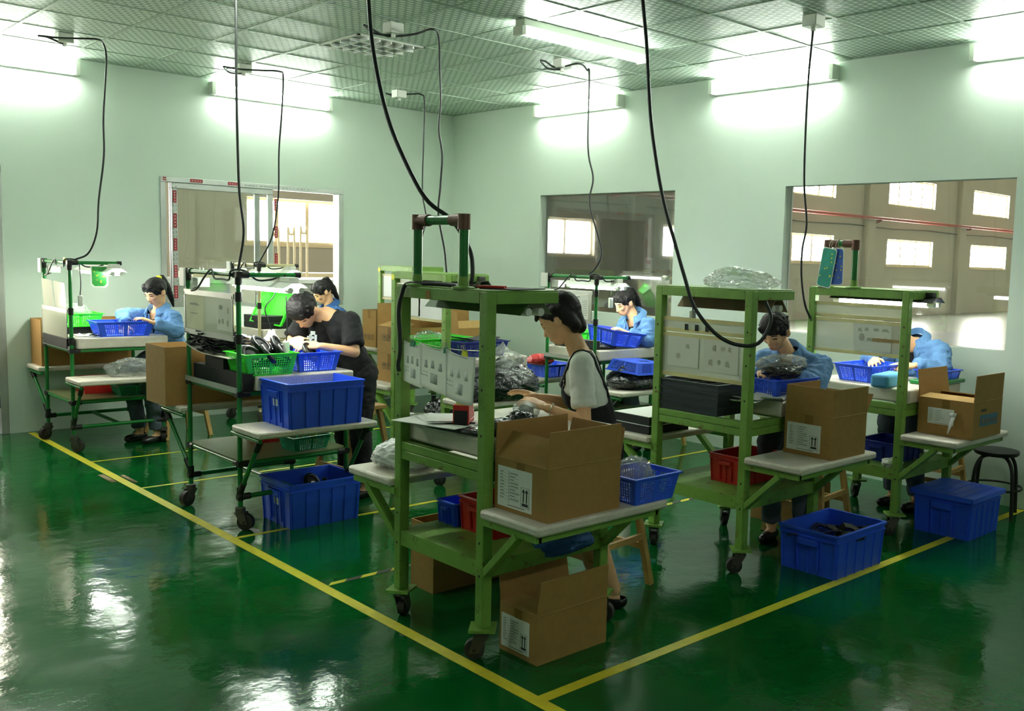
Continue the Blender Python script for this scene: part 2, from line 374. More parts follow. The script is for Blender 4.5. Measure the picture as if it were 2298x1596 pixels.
for (a, c, lo, hi) in hw_+hu_:
    up = lo > 3; f = MB(); y = HY+.1; t = .05
    f.box(a, c, y, y+.06, hi-t, hi).box(a, c, y, y+.06, lo, lo+t).box(a, a+t, y, y+.06, lo+t, hi-t).box(c-t, c, y, y+.06, lo+t, hi-t)
    k = 4 if up else 3
    for i in range(1, k): xx = a+(c-a)*i/k; f.box(xx-.035, xx+.035, y, y+.06, lo+t, hi-t)
    if up:
        for j in range(1, 7): zz = lo+(hi-lo)*j/7; f.box(a+t, c-t, y+.02, y+.03, zz-.006, zz+.006)
    if not up: f.box(a-.06, c+.06, HY-.03, HY+.1, lo-.05, lo)
    o = struct(f.build('window_%d' % n_, 'hallframe')); n_ += 1
    box(a+t, c-t, y+.035, y+.04, lo+t, hi-t).build('pane', 'day', o)
for i, x in enumerate((-.75, 4.6, 10.35, 15.2, 21.4, 28.0, 34.2)):
    struct(box(x, x+.45, HY-.22, HY, 0, 7).build('trim_%d' % (i+2), 'hallwall'))
t = tag(MB().tube([(3, HY-.3, 3.27), (HX-.1, HY-.3, 3.27)], .055).build('fire_pipe', 'redpipe'), 'red water pipe running along the hall wall beyond the windows', 'pipe')
for x in (9.7, 13.6, 22.0, 28.6, 34.8):
    MB().bar((x, HY, 3.195), (x, HY-.36, 3.195), .04).bar((x, HY, 3.08), (x, HY-.33, 3.18), .03).build('wall_bracket', 'redpipe', t)
cpts = [(3, HY-.06, 3.02)]
for i in range(14): cpts += [(5+2.6*i, HY-.06, 3.02 - (.05 if i % 2 else 0))]
tag(MB().tube(cpts, .02, 6).build('conduit', 'zinc'), 'thin grey conduit below the red pipe in the hall', 'pipe')
tag(MB().tube([(21.9, HY-.1, 3.6), (21.9, HY-.1, 1.3)], .06, 8).build('down_pipe', 'zinc'), 'vertical grey pipe on the hall wall behind the rightmost window', 'pipe')
# things seen through the sliding window
o = thing('metal_cabinet', 'long grey metal cabinet behind the sliding window', 'cabinet', (-2.2, 1.6, 0))
box(-1.6, 1.9, -.35, .35, 0, 1.28).build('cabinet_body', 'greymetal', o, bevel=.01); box(-1.65, 1.95, -.4, .4, 1.28, 1.33).build('cabinet_top', 'alu', o, bevel=.005)
for i in range(4): box(-1.55+i*.87, -.75+i*.87, -.362, -.35, .1, 1.2).build('cabinet_door', 'greymetal', o, bevel=.004)
for i, (x, zz) in enumerate(((-1.02, 1.86), (-.8, 1.88), (-.62, 1.9))):
    tag(MB().tube(smooth_path([(x, 2.6, 0), (x, 2.6, zz-.05), (x+.02, 2.6, zz), (x+.07, 2.6, zz), (x+.09, 2.6, zz-.05), (x+.09, 2.6, 0)], 3), .016, 8).build('hoop_pipe', 'hallframe'),
        'thin pale pipe bent into a hoop behind the open half of the sliding window', 'pipe', 'pipe hoops beyond the sliding window')
o = tag(box(-1.9, 3.5, 3.0, 3.5, 1.28, 1.36).build('steel_beam', 'hallframe'), 'pale level beam crossing behind the open half of the sliding window', 'beam')
for x in (-1.8, 3.4): box(x, x+.08, 3.2, 3.28, 0, 1.28).build('leg', 'greymetal', o)
tag(box(-2.6, 3.4, 3.9, 4.0, 0, 1.2).build('panel_screen', mat('tan_panel', (150, 132, 108), .7)), 'low tan panel screen standing in the hall behind the beam', 'screen')
o = MB(); o.box(10.6, 11.3, HY-.03, HY-.015, 1.0, 1.75); o.mi = 1; o.box(10.6, 10.72, HY-.034, HY-.03, 1.0, 1.75).box(10.85, 10.97, HY-.034, HY-.03, 1.58, 1.68).box(11.08, 11.2, HY-.034, HY-.03, 1.58, 1.68); o.mi = 2
for i in range(7): o.box(10.8, 11.2-.02*(i % 3), HY-.033, HY-.03, 1.08+.06*i, 1.1+.06*i)
tag(o.build('notice', ['paper', mat('faded_red', (160, 100, 92), .8), 'ink']), 'white notice with faded red print on the hall wall, seen through the middle window', 'notice')
# ---------------------------------------------------------------- tape on the floor
def tape(label, x0, x1, y0, y1, hazard=False, z=.0012):
    b = MB()
    if not hazard: b.box(x0, x1, y0, y1, .0002, z)
    else:
        x = x0; i = 0; w_ = y1-y0
        while x < x1:
            e = min(x+.09, x1-.0001); b.mi = i % 2
            b.hexa([(x, y0, .0002), (e, y0, .0002), (e+w_, y1, .0002), (x+w_, y1, .0002), (x, y0, z), (e, y0, z), (e+w_, y1, z), (x+w_, y1, z)]); x = e+.0002; i += 1
            if e >= x1-.001: break
    return tag(b.build('floor_tape', ['yellow', 'tapeblack']), label, 'floor tape')
tape('long yellow floor tape edging the aisle from the left wall to the front', -4.55, -4.492, -9.5, -.05)
tape('yellow floor tape crossing from the aisle corner to the right wall', -4.492, -.02, -6.99, -6.935, z=.0014)
tape('thin yellow floor tape below the leftmost cart, nearest the left wall', -4.49, -.1, -1.62, -1.592)
tape('thin yellow floor tape between the leftmost cart and the cart with the blue crates', -4.49, -.1, -2.70, -2.67)
tape('yellow floor tape passing under the open blue crate on the floor at left', -4.49, -.1, -4.24, -4.205)
tape('black and yellow striped floor tape under the front green cart', -4.49, -.6, -5.30, -5.265, True)
b = MB(); b.face([(-4.60, -2.40, .002), (-4.56, -2.40, .002), (-4.56, -2.1, .002), (-4.60, -2.1, .002)]); b.face([(-4.48, -2.5, .002), (-4.45, -2.5, .002), (-4.45, -2.2, .002), (-4.48, -2.2, .002)])
tag(b.build('tape_scrap', 'ply', solid=.001), 'grubby scrap of tape beside the long aisle tape near the left wall', 'tape')
# ---------------------------------------------------------------- ceiling and wall lights
def batten(label, p, along, L=1.24, on=True, drop=False):
    """twin tube batten; on a wall (tubes stacked in front) or hung under the ceiling"""
    o = thing('tube_light', label, 'light', p, 0, None)
    ax = V((1, 0, 0)) if along == 'x' else V((0, 1, 0)); out = V((0, -1, 0)) if along == 'x' else V((-1, 0, 0))
    def bx(a0, a1, o0, o1, z0, z1):
        q = [ax*a+out*k for a in (a0, a1) for k in (o0, o1)]; xs = [v.x for v in q]; ys = [v.y for v in q]
        return box(min(xs), max(xs), min(ys), max(ys), z0, z1)
    if drop:
        bx(-L/2, L/2, -.05, .05, -.05, 0).build('housing', 'white', o, bevel=.004); tubes = ((-.03, -.085), (.03, -.085))
        for e in (-1, 1): bx(e*L/2-.02, e*L/2+.02, -.05, .05, -.11, -.05).build('end_cap', 'white', o, bevel=.004)
    else:
        bx(-L/2, L/2, 0, .04, -.06, .06).build('housing', 'white', o, bevel=.004); tubes = ((.075, .035), (.075, -.035))
        for e in (-1, 1): bx(e*L/2-.02, e*L/2+.02, 0, .1, -.06, .06).build('end_cap', 'white', o, bevel=.004)
    for k, z in tubes: MB().tube([ax*(-L/2+.02)+out*k+V((0, 0, z)), ax*(L/2-.02)+out*k+V((0, 0, z))], .014, 10).build('tube', 'tubeon' if on else 'tubeoff', o)
    return o
ZW = 3.225
batten('glaring tube light on the left wall at the left edge', (-4.70, 0, ZW), 'x')
batten('glaring tube light on the left wall above the sliding window', (-2.26, 0, ZW), 'x')
batten('tube light on the right wall nearest the corner', (0, -2.22, ZW), 'y')
batten('tube light on the right wall between the two fixed windows', (0, -4.63, ZW), 'y')
batten('tube light on the right wall at the right edge', (0, -7.03, ZW), 'y')
batten('tube light on the ceiling with its bare tubes showing, above the middle of the room', (-1.88, -4.29, 3.318), 'x', drop=True)
batten('tube light on the ceiling just above the top edge, left of the thick cable', (-4.45, -4.29, 3.318), 'x', drop=True)
for i, p in enumerate(((-7.6, -4.29), (-4.6, -10.6))):  # unseen fill lights, added to brighten the room
    batten(('unseen added ceiling tube light over the aisle left of the carts', 'unseen added ceiling tube light behind the viewer')[i], (p[0], p[1], 3.318), 'x', drop=True)
# square louvre light
o = thing('louvre_light', 'square unlit louvre light set in the ceiling', 'light', (-2.685, -2.672, H))
f = MB(); q = .30
f.box(-q, q, -q, -q+.02, -.012, 0).box(-q, q, q-.02, q, -.012, 0).box(-q, -q+.02, -q, q, -.012, 0).box(q-.02, q, -q, q, -.012, 0); f.build('frame', 'white', o)
box(-q+.02, q-.02, -q+.02, q-.02, -.003, -.001).build('reflector', mat('dark_mirror', (170, 182, 172), .3, metal=.5), o)
f = MB()
for i in range(1, 4): f.box(-q+.02, q-.02, -q+.15*i-.006, -q+.15*i+.006, -.03, -.003)
for i in range(1, 6): f.box(-q+.1*i-.006, -q+.1*i+.006, -q+.02, q-.02, -.03, -.003)
f.build('louvre', mat('whitened_louvre', (240, 242, 238), .25, metal=.25), o)  # whitish colour stands in for lamp reflections on the blades
# junction boxes and cables
def cable(label, pts, r=.0075):
    pts = [(a, b_, min(c, H-.012)) for a, b_, c in pts]
    return tag(MB().tube(smooth_path(pts, 6), r, 12).build('power_cable', 'cable'), label, 'cable')
def jbox(label, x, y):
    o = thing('junction_box', label, 'junction box', (x, y, H-.075))
    box(-.055, .055, -.055, .055, 0, .075).build('box_body', 'white', o, bevel=.006); MB().tube([(0, 0, -.025), (0, 0, 0)], .016, 10).build('cable_gland', 'white', o)
jbox('white ceiling junction box at far left above the leftmost cart', -4.45, -1.05)
jbox('white ceiling junction box above the sliding window', -2.99, -1.0)
jbox('white ceiling junction box beside the louvre light', -2.98, -3.45)
jbox('small white ceiling junction box nearest the room corner', -1.38, -1.0)
jbox('white ceiling junction box below the bare ceiling tube light', -1.40, -3.5)
jbox('white ceiling junction box toward the right, above the rightmost cart', -1.33, -5.9)
cable('black cable hanging from the far left junction box to the leftmost cart', [(-4.45,-1.05,3.235),(-4.58,-1.09,3.262),(-4.64,-1.09,3.262),(-4.61,-1.11,3.262),(-4.52,-1.14,3.262),(-4.43,-1.22,3.262),(-4.30,-1.34,3.262),(-4.22,-1.23,3.250),(-4.21,-1.25,3.110),(-4.24,-1.25,2.690),(-4.25,-1.27,2.380),(-4.29,-1.25,2.030),(-4.31,-1.25,1.780),(-4.36,-1.20,1.610),(-4.44,-1.14,1.555)])
cable('straight black cable dropping to the cart with the two blue crates', [(-4.36,-3.94,3.310),(-4.36,-3.98,3.110),(-4.37,-4.00,2.730),(-4.38,-4.03,2.350),(-4.38,-4.05,2.010),(-4.37,-4.08,1.780),(-4.40,-4.07,1.560)])
cable('thick black cable swinging down to the handle of the front cart', [(-4.40,-5.44,3.31),(-4.42,-5.53,2.97),(-4.44,-5.58,2.84),(-4.46,-5.65,2.62),(-4.48,-5.78,2.35),(-4.47,-5.89,2.15),(-4.44,-6.05,1.93),(-4.375,-6.15,1.84),(-4.36,-6.24,1.75),(-4.36,-6.29,1.67),(-4.37,-6.30,1.57),(-4.38,-6.24,1.555),(-4.40,-6.16,1.556),(-4.44,-6.05,1.556),(-4.475,-5.97,1.55),(-4.485,-5.945,1.50),(-4.49,-5.93,1.43),(-4.49,-5.94,1.33),(-4.49,-5.945,1.25),(-4.49,-5.93,1.19),(-4.482,-5.925,1.16)], .0095)
cable('black cable hanging from the junction box beside the louvre light', [(-2.98,-3.45,3.235),(-3.07,-3.34,3.250),(-3.21,-3.45,3.262),(-3.17,-3.43,3.262),(-3.01,-3.42,3.230),(-2.87,-3.55,3.250),(-2.85,-3.74,3.262),(-2.75,-3.68,3.240),(-2.75,-3.70,3.020),(-2.76,-3.73,2.770),(-2.78,-3.74,2.580),(-2.77,-3.77,2.390),(-2.79,-3.78,2.160),(-2.81,-3.79,1.970),(-2.79,-3.84,1.720),(-2.79,-3.87,1.555)])
cable('thin black cable hanging from the junction box nearest the corner', [(-1.38,-1.00,3.235),(-1.46,-0.90,3.290),(-1.45,-0.92,3.280),(-1.29,-1.06,3.290),(-1.21,-1.14,3.290),(-1.19,-1.17,3.210),(-1.21,-1.19,2.760),(-1.23,-1.21,2.310),(-1.21,-1.25,2.040),(-1.25,-1.23,1.820),(-1.27,-1.21,1.550)])
cable('black cable hanging to the cart beside the middle window', [(-1.40,-3.50,3.235),(-1.48,-3.42,3.240),(-1.65,-3.52,3.262),(-1.62,-3.54,3.262),(-1.43,-3.47,3.250),(-1.40,-3.70,3.262),(-1.25,-3.64,3.240),(-1.24,-3.66,3.190),(-1.28,-3.71,2.600),(-1.26,-3.76,2.350),(-1.29,-3.76,2.130),(-1.24,-3.86,1.760),(-1.28,-3.84,1.610),(-1.33,-3.81,1.556)])
cable('black cable hanging in front of the sliding window to the cream cart', [(-2.99,-1.00,3.235),(-3.07,-0.89,3.250),(-3.19,-1.05,3.262),(-3.16,-1.06,3.262),(-3.05,-1.07,3.262),(-2.91,-1.17,3.262),(-2.78,-1.26,3.262),(-2.68,-1.13,3.240),(-2.68,-1.10,2.940),(-2.69,-1.06,2.580),(-2.69,-1.04,2.170),(-2.72,-0.97,1.800),(-2.80,-0.87,1.555)])
cable('thick black cable swooping across the front of the cart topped with a plastic bag', [(-2.98,-5.90,3.31),(-2.98,-5.92,3.17),(-2.99,-5.93,3.08),(-3.00,-5.98,2.83),(-3.02,-6.04,2.48),(-3.02,-6.09,2.24),(-3.01,-6.15,2.00),(-2.99,-6.22,1.79),(-2.97,-6.28,1.61),(-2.95,-6.34,1.45),(-2.89,-6.43,1.32),(-2.82,-6.52,1.26),(-2.74,-6.61,1.27),(-2.68,-6.64,1.39),(-2.65,-6.58,1.485)], .010)
cable('black cable hanging from the rightmost junction box to the rightmost cart', [(-1.33,-5.90,3.235),(-1.36,-5.90,2.840),(-1.38,-5.92,2.260),(-1.37,-5.95,1.960),(-1.39,-5.94,1.790),(-1.40,-5.95,1.610),(-1.39,-5.98,1.430),(-1.36,-6.01,1.330)])
# ---------------------------------------------------------------- carts
def caster(o, x, y, top, ang, r=.043, plate=True):
    c = MB(); R = MX.Rotation(ang, 3, 'Z')
    def P(a, b, z): v = R @ V((a, b, 0)); return (x+v.x, y+v.y, z)
    if plate: MB().hexa([P(-.055, -.055, top-.012), P(.055, -.055, top-.012), P(.055, .055, top-.012), P(-.055, .055, top-.012), P(-.055, -.055, top), P(.055, -.055, top), P(.055, .055, top), P(-.055, .055, top)]).build('caster_plate', 'steel', o)
    c.tube([P(0, 0, top-.035), P(0, 0, top-.005)], .03, 12)
    for s in (-1, 1):
        c.hexa([P(-.03, s*.024-.002, top-.035), P(.03, s*.024-.002, top-.035), P(.03, s*.024+.002, top-.035), P(-.03, s*.024+.002, top-.035)][::1] and
               [P(.015, s*.024-.002, r-.012), P(.055, s*.024-.002, r-.012), P(.055, s*.024+.002, r-.012), P(.015, s*.024+.002, r-.012), P(-.03, s*.024-.002, top-.03), P(.035, s*.024-.002, top-.03), P(.035, s*.024+.002, top-.03), P(-.03, s*.024+.002, top-.03)])
    c = c.build('caster', 'zinc', o)
    MB().tube([P(.033, -.018, r), P(.033, -.0165, r), P(.033, .0165, r), P(.033, .018, r)], [r-.006, r, r, r-.006], 20).tube([P(.033, -.027, r), P(.033, .027, r)], .009, 8).build('wheel', 'rubber', c)
def wing(o, x0, x1, ya, yb, z, braces, kind):
    lo, hi = min(ya, yb), max(ya, yb)
    box(x0, x1, lo, hi, z-.04, z).build('wing_shelf', 'wrap', o, bevel=.012)
    out = 1 if yb > ya else -1; f = MB(); m = 'steel' if kind == 'steel' else 'tube'; zz = z-.055
    if kind == 'steel':
        for x in (x0+.03, x1-.03): f.bar((x, ya-out*.02, zz), (x, yb-out*.03, zz), .03)
        f.bar((x0+.03, yb-out*.045, zz), (x1-.03, yb-out*.045, zz), .03); f.build('wing_frame', m, o)
        for xa, x in ((0, x0+.03), (x1-.01, x1-.03)): MB().bar((xa, ya-out*.015, braces), (x, ya+(yb-ya)*.6, zz-.012), .045, .03).build('wing_brace', m, o, bevel=.002)
    else:
        for x in (x0+.02, x1-.03): MB().tube([(x, ya-out*.03, zz), (x, yb-out*.03, zz)], .013).build('wing_rail', m, o)
        for xa, x in ((.0, x0+.03), (x1, x1-.05)):
            a, b_ = V((xa, ya-out*.012, braces)), V((x, yb-out*.06, zz-.01)); bb = MB().tube([a, b_], .0135, 12).build('wing_brace', m, o)
            for u, v in ((-.02, .16), (.84, 1.0)): MB().tube([a.lerp(b_, u), a.lerp(b_, v)], .019, 12).build('brace_joint', 'joint', bb)
def steel_cart(label, x0, y1, y2, L=.68, slab=(.03, .74), panel=None, handle=None, top='steel', sides=(1, 1), wz=.655, sticker=False):
    yc = (y1+y2)/2; hw = (y1-y2)/2
    o = thing('work_cart', label, 'work cart', (x0, yc, 0), 0, 'square tube green carts'); t = .025
    for s in (1, -1):
        p = box(-t, t, s*hw-t, s*hw+t, .14, 1.54).build('post', 'steel', o, bevel=.004)
        q = MB()
        for z in (.36, .5, .95, 1.14, 1.32): q.ball((-t-.0005, s*hw, z), (.002, .006, .006), nu=8, nv=6)
        q.build('bolt_hole', 'joint', p)
        box(L-t, L+t, s*hw-t, s*hw+t, .14, .80).build('post', 'steel', o, bevel=.004)
    for i, (x, s) in enumerate(((0, 1), (0, -1), (L, 1), (L, -1))): caster(o, x, s*hw, .14, (.6, 2.4, .9, -1.1)[i])
    f = MB()
    for z0, z1 in ((.755, .795), (.797, .835)):
        f.box(-.02, .02, -hw+t, hw-t, z0, z1).box(L-.02, L+.02, -hw+t, hw-t, z0, z1-.001)
        for s in (1, -1): f.box(t, L-t, s*hw-.02, s*hw+.02, z0, z1)
    f.build('table_frame', 'steel', o, bevel=.003)
    box(slab[0], slab[1], -hw-.035, hw+.035, .836, .925).build('table_top', 'wrap', o, bevel=.014)
    f = MB().box(-.018, L+.02, -hw-.018, hw+.018, .412, .42)
    f.box(-.02, -.012, -hw+t, hw-t, .352, .412).box(L+.014, L+.022, -hw+t, hw-t, .352, .412)
    for s in (1, -1): f.box(t, L-t, s*hw-.02, s*hw-.012, .352, .412) if s < 0 else f.box(t, L-t, s*hw+.012, s*hw+.02, .352, .412)
    f.build('shelf', 'steel', o)
    f = MB().box(-t, t, -hw+t, hw-t, 1.49, 1.54)
    for s in (1, -1): f.box(t, .36, s*hw-t, s*hw+t, 1.49, 1.54)
    f.box(.33, .36, -hw+t, hw-t, 1.495, 1.54); f.build('top_frame', 'steel', o, bevel=.003)
    box(-.02, .355, -hw-.02, hw+.02, 1.541, 1.546).build('top_sheet', 'steel', o)
    for s in (1, -1):
        if sides[0 if s > 0 else 1]: wing(o, -.05, .69, s*(hw+.03), s*(hw+.40), wz, .37, 'steel')
    if panel:
        for (z0, z1, m) in panel: box(-.004, .001, -hw+t, hw-t, z0, z1).build('clear_panel', m, o)
        e = MB()
        for (z0, z1, m) in panel: e.box(-.007, .004, -hw+t, hw-t, z0, z0+.022).box(-.007, .004, -hw+t, hw-t, z1-.022, z1)
        e.build('taped_edge', mat('aged_tape', (206, 196, 140), .4, var=.15), o)
    if handle:
        a, b_ = handle
        h = MB().tube([(0, a, 1.545), (0, a, 1.80)], .02, 14).tube([(0, b_, 1.545), (0, b_, 1.80)], .02, 14).tube([(0, a-.03, 1.83), (0, b_+.03, 1.83)], .02, 14).build('raised_handle', 'tube', o)
        for y, s in ((a, -1), (b_, 1)):
            MB().tube([(0, y, 1.79), (0, y, 1.855)], .027, 14).tube([(0, y, 1.83), (0, y+s*.085, 1.83)], .026, 14).build('handle_joint', 'rustjoint', h)
            MB().lathe((0, y, 1.546), [(.05, 0), (.05, .006), (.024, .012), (.022, .05)], 16).build('foot_flange', 'steel', h)
    if sticker: MB().tube([(-t-.002, hw, 1.5), (-t+.001, hw, 1.5)], .022, 16).build('round_sticker', 'ysticker', o)
    return o
def pipe_cart(label, x0, y1, y2, L=.70, m='tube', wz=.62, sides=(1, 1), panel=((1.15, 1.40),), sockets=True, slab=(.02, .74)):
    yc = (y1+y2)/2; hw = (y1-y2)/2; r = .0145
    o = thing('work_cart', label, 'work cart', (x0, yc, 0), 0, 'round pipe carts')
    def tb(nm, *runs):
        b = MB()
        for a, c in runs: b.tube([a, c], r, 12)
        return b.build(nm, m, o)
    jm = None
    def joint(p, axes):
        b = MB()
        for ax in axes:
            d = V({'x': (1, 0, 0), '-x': (-1, 0, 0), 'y': (0, 1, 0), '-y': (0, -1, 0), 'z': (0, 0, 1), '-z': (0, 0, -1)}[ax]); b.tube([V(p)-d*.02, V(p)+d*.06], .0205, 12)
        b.build('pipe_joint', 'joint', o)
    for s in (1, -1):
        tb('post', ((0, s*hw, .14), (0, s*hw, 1.53))); tb('post', ((L, s*hw, .14), (L, s*hw, .82)))
        i = '-y' if s > 0 else 'y'
        for z in (.20, .40, .82): joint((0, s*hw, z), ('z', 'x') if z == .2 else ('x', i))
        for z in (.20, .40, .82): joint((L, s*hw, z), ('z', '-x') if z == .2 else ('-x', i))
        joint((0, s*hw, 1.53), ('-z', i) if s > 0 else ('-z', i, 'x'))
    for i_, (x, s) in enumerate(((0, 1), (0, -1), (L, 1), (L, -1))): caster(o, x, s*hw, .14, (3.5, -.9, .4, 1.2)[i_], .05, False)
    tb('base_rail', ((0, hw, .2), (L, hw, .2))); tb('base_rail', ((0, -hw, .2), (L, -hw, .2))); tb('cross_rail', ((L*.5, -hw, .2), (L*.5, hw, .2)))
    tb('shelf_frame', ((0, -hw, .4), (0, hw, .4)), ((L, -hw, .4), (L, hw, .4)), ((0, hw, .4), (L, hw, .4)), ((0, -hw, .4), (L, -hw, .4)))
    box(-.01, L+.01, -hw-.01, hw+.01, .415, .423).build('shelf', mat('worn_green_board', (112, 122, 84), .3, var=.15), o)
    tb('table_frame', ((0, -hw, .82), (0, hw, .82)), ((L, -hw, .82), (L, hw, .82)), ((0, hw, .82), (L, hw, .82)), ((0, -hw, .82), (L, -hw, .82)))
    box(slab[0], slab[1], -hw-.03, hw+.03, .836, .925).build('table_top', 'wrap', o, bevel=.012)
    box(-.024, -.016, -hw-.01, hw+.01, .828, .86).build('edge_rail', 'alu', o)
    tb('top_bar', ((0, -hw, 1.53), (0, hw, 1.53))); tb('lamp_arm', ((0, -hw, 1.53), (.37, -hw, 1.53)))
    MB().tube([(.35, -hw, 1.53), (.385, -hw, 1.53)], .018, 12).build('end_plug', 'joint', o)
    for z0, z1 in panel:
        fr = MB(); y0 = hw+.01
        for z in (z0, z1): fr.box(-.024, -.016, -hw+.02, y0, z-.016, z+.016)
        fr.box(-.024, -.018, y0-.012, y0, z0, z1); fr.box(-.024, -.018, -hw+.03, -hw+.042, z0, z1); fr = fr.build('panel_frame', 'alu', o)
        box(-.022, -.018, -hw+.03, y0-.01, z0+.01, z1-.01).build('clear_panel', 'acryl', fr)
        for z in (z0, z1): MB().tube([(0, -hw, z-.028), (0, -hw, z+.028)], .0205, 12).build('pipe_clamp', 'joint', o)
    if sockets:
        s = box(.02, .10, hw-.10, hw-.015, 1.43, 1.49).build('socket_box', 'white', o, bevel=.005)
        box(-.03, -.016, hw-.01, hw+.07, 1.43, 1.55).build('socket_plate', 'white', o, bevel=.004)
    for s in (1, -1):
        if sides[0 if s > 0 else 1]: wing(o, -.06, .70, s*(hw+.02), s*(hw+.39), wz, .24, 'pipe')
    return o
AC = ((1.03, 1.28, 'acryl'), (1.285, 1.37, 'acryl'))
steel_cart('green steel work cart nearest the viewer with a raised pipe handle', -4.44, -5.89, -6.512, handle=(.20, -.14))
steel_cart('green steel work cart with a clear plastic bag lying on its top', -2.70, -5.88, -6.525, slab=(.27, .74), panel=AC)
steel_cart('rightmost green steel work cart with a raised handle and lit lamp', -1.33, -6.01, -6.69, panel=((1.12, 1.345, 'acryl'), (1.35, 1.45, 'acryl')), handle=(.25, .045))
steel_cart('green steel work cart behind the front cart, black bags on its near wing', -2.80, -3.22, -3.89, panel=((1.19, 1.46, 'acryl'),), sticker=True)
steel_cart('green steel work cart farthest back near the room corner, boxes on its wings', -1.33, -.60, -1.2, panel=((1.19, 1.46, 'acryl'),), sticker=True)
pipe_cart('green pipe work cart with a large blue crate on its near wing', -4.40, -3.32, -4.07, wz=.65, L=.70, slab=(.09, .74))
pipe_cart('leftmost green pipe work cart beside the left wall', -4.48, -.42, -1.13, panel=((.90, 1.14),), slab=(.03, .74))
pipe_cart('cream pipe work cart behind the cart with blue crates', -2.80, -.28, -.87, m='cream')
pipe_cart('green pipe work cart with a calendar sheet in front of the middle window', -1.33, -3.31, -3.91, panel=((1.16, 1.40),))

def lamp(label, x, yc, L=.84, lit=True, hood='white', z=1.40, tip=1.49, straps=(), e=.02):
    o = thing('work_lamp', label, 'lamp', (x, yc, 0))
    b = MB(); h = L/2   # trough-shaped reflector, open below
    for s in (1, -1):
        b.hexa([(s*.085, -h, z+e), (s*.09, -h, z+e), (s*.09, h, z+e), (s*.085, h, z+e), (s*.03, -h, z+.05), (s*.035, -h, z+.053), (s*.035, h, z+.053), (s*.03, h, z+.05)])
    b.box(-.035, .035, -h, h, z+.05, z+.055); b.build('reflector', hood, o)
    box(-.03, .03, -h+.03, h-.03, z+.055, z+.085).build('ballast_box', 'white' if hood == 'white' else hood, o, bevel=.004)
    for s in (1, -1):
        MB().tube([(s*.034, -h+.05, z+.006), (s*.034, h-.05, z+.006)], .016, 10).build('tube', 'workon' if lit else 'tubeoff', o)
        for k in (1, -1): MB().tube([(s*.034, k*(h-.055), z+.008), (s*.034, k*(h-.008), z+.008)], .0175, 10).build('tube_holder', 'white', o)
    st = MB()
    for (dx, dy) in straps: st.tube([(dx, dy, z+.085), (dx, dy, tip)], .006, 6)
    if straps: st.build('hanger', 'cable', o)
    return o
lamp('unlit lamp with a green hood under the top of the nearest cart', -4.19, -6.17, .70, lit=False, hood=mat('green_hood', (62, 96, 44), .5), e=-.004, z=1.445, tip=1.541, straps=((0, -.3), (0, .3)))
lamp('unlit lamp with a weathered hood under the cart topped with a plastic bag', -2.46, -6.20, .66, lit=False, hood='ply', e=-.015, z=1.435, tip=1.541, straps=((0, -.3), (0, .3)))
lamp('lit lamp under the top of the rightmost cart', -1.12, -6.42, .74, hood=mat('black_hood', (30, 30, 30), .5), z=1.45, tip=1.541, straps=((0, -.25), (0, .25)))
lamp('unlit dark lamp under the top of the cart behind the front cart', -2.52, -3.6, .74, lit=False, hood=mat('dark_hood', (58, 62, 48), .5), e=-.02, z=1.445, tip=1.541, straps=((0, -.25), (0, .25)))
lamp('lit lamp hanging from the cart with the blue crates', -4.12, -3.84, .80, z=1.435, tip=1.535, straps=((0, -.25),))
lamp('lit lamp hanging from the leftmost cart', -4.17, -.86, .84, z=1.44, tip=1.535, straps=((0, -.27),))
lamp('lit lamp hanging from the cream pipe cart', -2.52, -.62, .80, z=1.44, tip=1.535, straps=((0, -.25),))
lamp('lit lamp hanging from the cart by the middle window', -1.08, -3.64, .66, z=1.435, tip=1.535, straps=((0, -.25),))
# ---------------------------------------------------------------- baskets, crates, boxes
def basket(label, p, L=.30, W=.24, h=.11, m='blue', rz=0, R=None, fl=1.2, cat='basket', nm='mesh_basket', group=None):
    b = MB(); hx, hy = L/2, W/2; t = .0028
    cs = [(-hx, -hy), (hx, -hy), (hx, hy), (-hx, hy)]
    b.box(-hx, hx, -hy, hy, 0, .004)
    for i in range(4):
        a, c = cs[i], cs[(i+1) % 4]; A0, C0 = V((a[0], a[1], 0)), V((c[0], c[1], 0)); A1, C1 = V((a[0]*fl, a[1]*fl, h)), V((c[0]*fl, c[1]*fl, h))
        nrm = (C0-A0).cross(A1-A0).normalized()*t
        def P(u, v): return A0.lerp(C0, u).lerp(A1.lerp(C1, u), v)
        def strip(u0, u1, v0, v1):
            q = [P(u0, v0), P(u1, v0), P(u1, v1), P(u0, v1)]; b.hexa(q+[x+nrm for x in q])
        nc = max(8, int((C0-A0).length/.0125)); nr = 7; cw = 1/nc
        strip(0, .1, 0, 1); strip(.9, 1, 0, 1); strip(.46, .54, 0, 1); strip(.1, .9, .0, .08); strip(.1, .9, .84, 1)
        for k in range(1, nc):
            u = k*cw
            if .1 < u < .45 or .55 < u < .9: strip(u-cw*.2, u+cw*.2, .08, .84)
        for j in range(1, nr):
            v = .08+.76*j/nr; strip(.1, .46, v-.016, v+.016); strip(.54, .9, v-.016, v+.016)
    X, Y = hx*fl, hy*fl; e = .012
    for q in ((-X-e, X+e, -Y-e, -Y+.002), (-X-e, X+e, Y-.002, Y+e), (-X-e, -X+.002, -Y, Y), (X-.002, X+e, -Y, Y)): b.box(q[0], q[1], q[2], q[3], h-.004, h+.003)
    o = b.build(nm, m); o.location = p; o.rotation_euler = R or (0, 0, rz); return tag(o, label, cat, group)
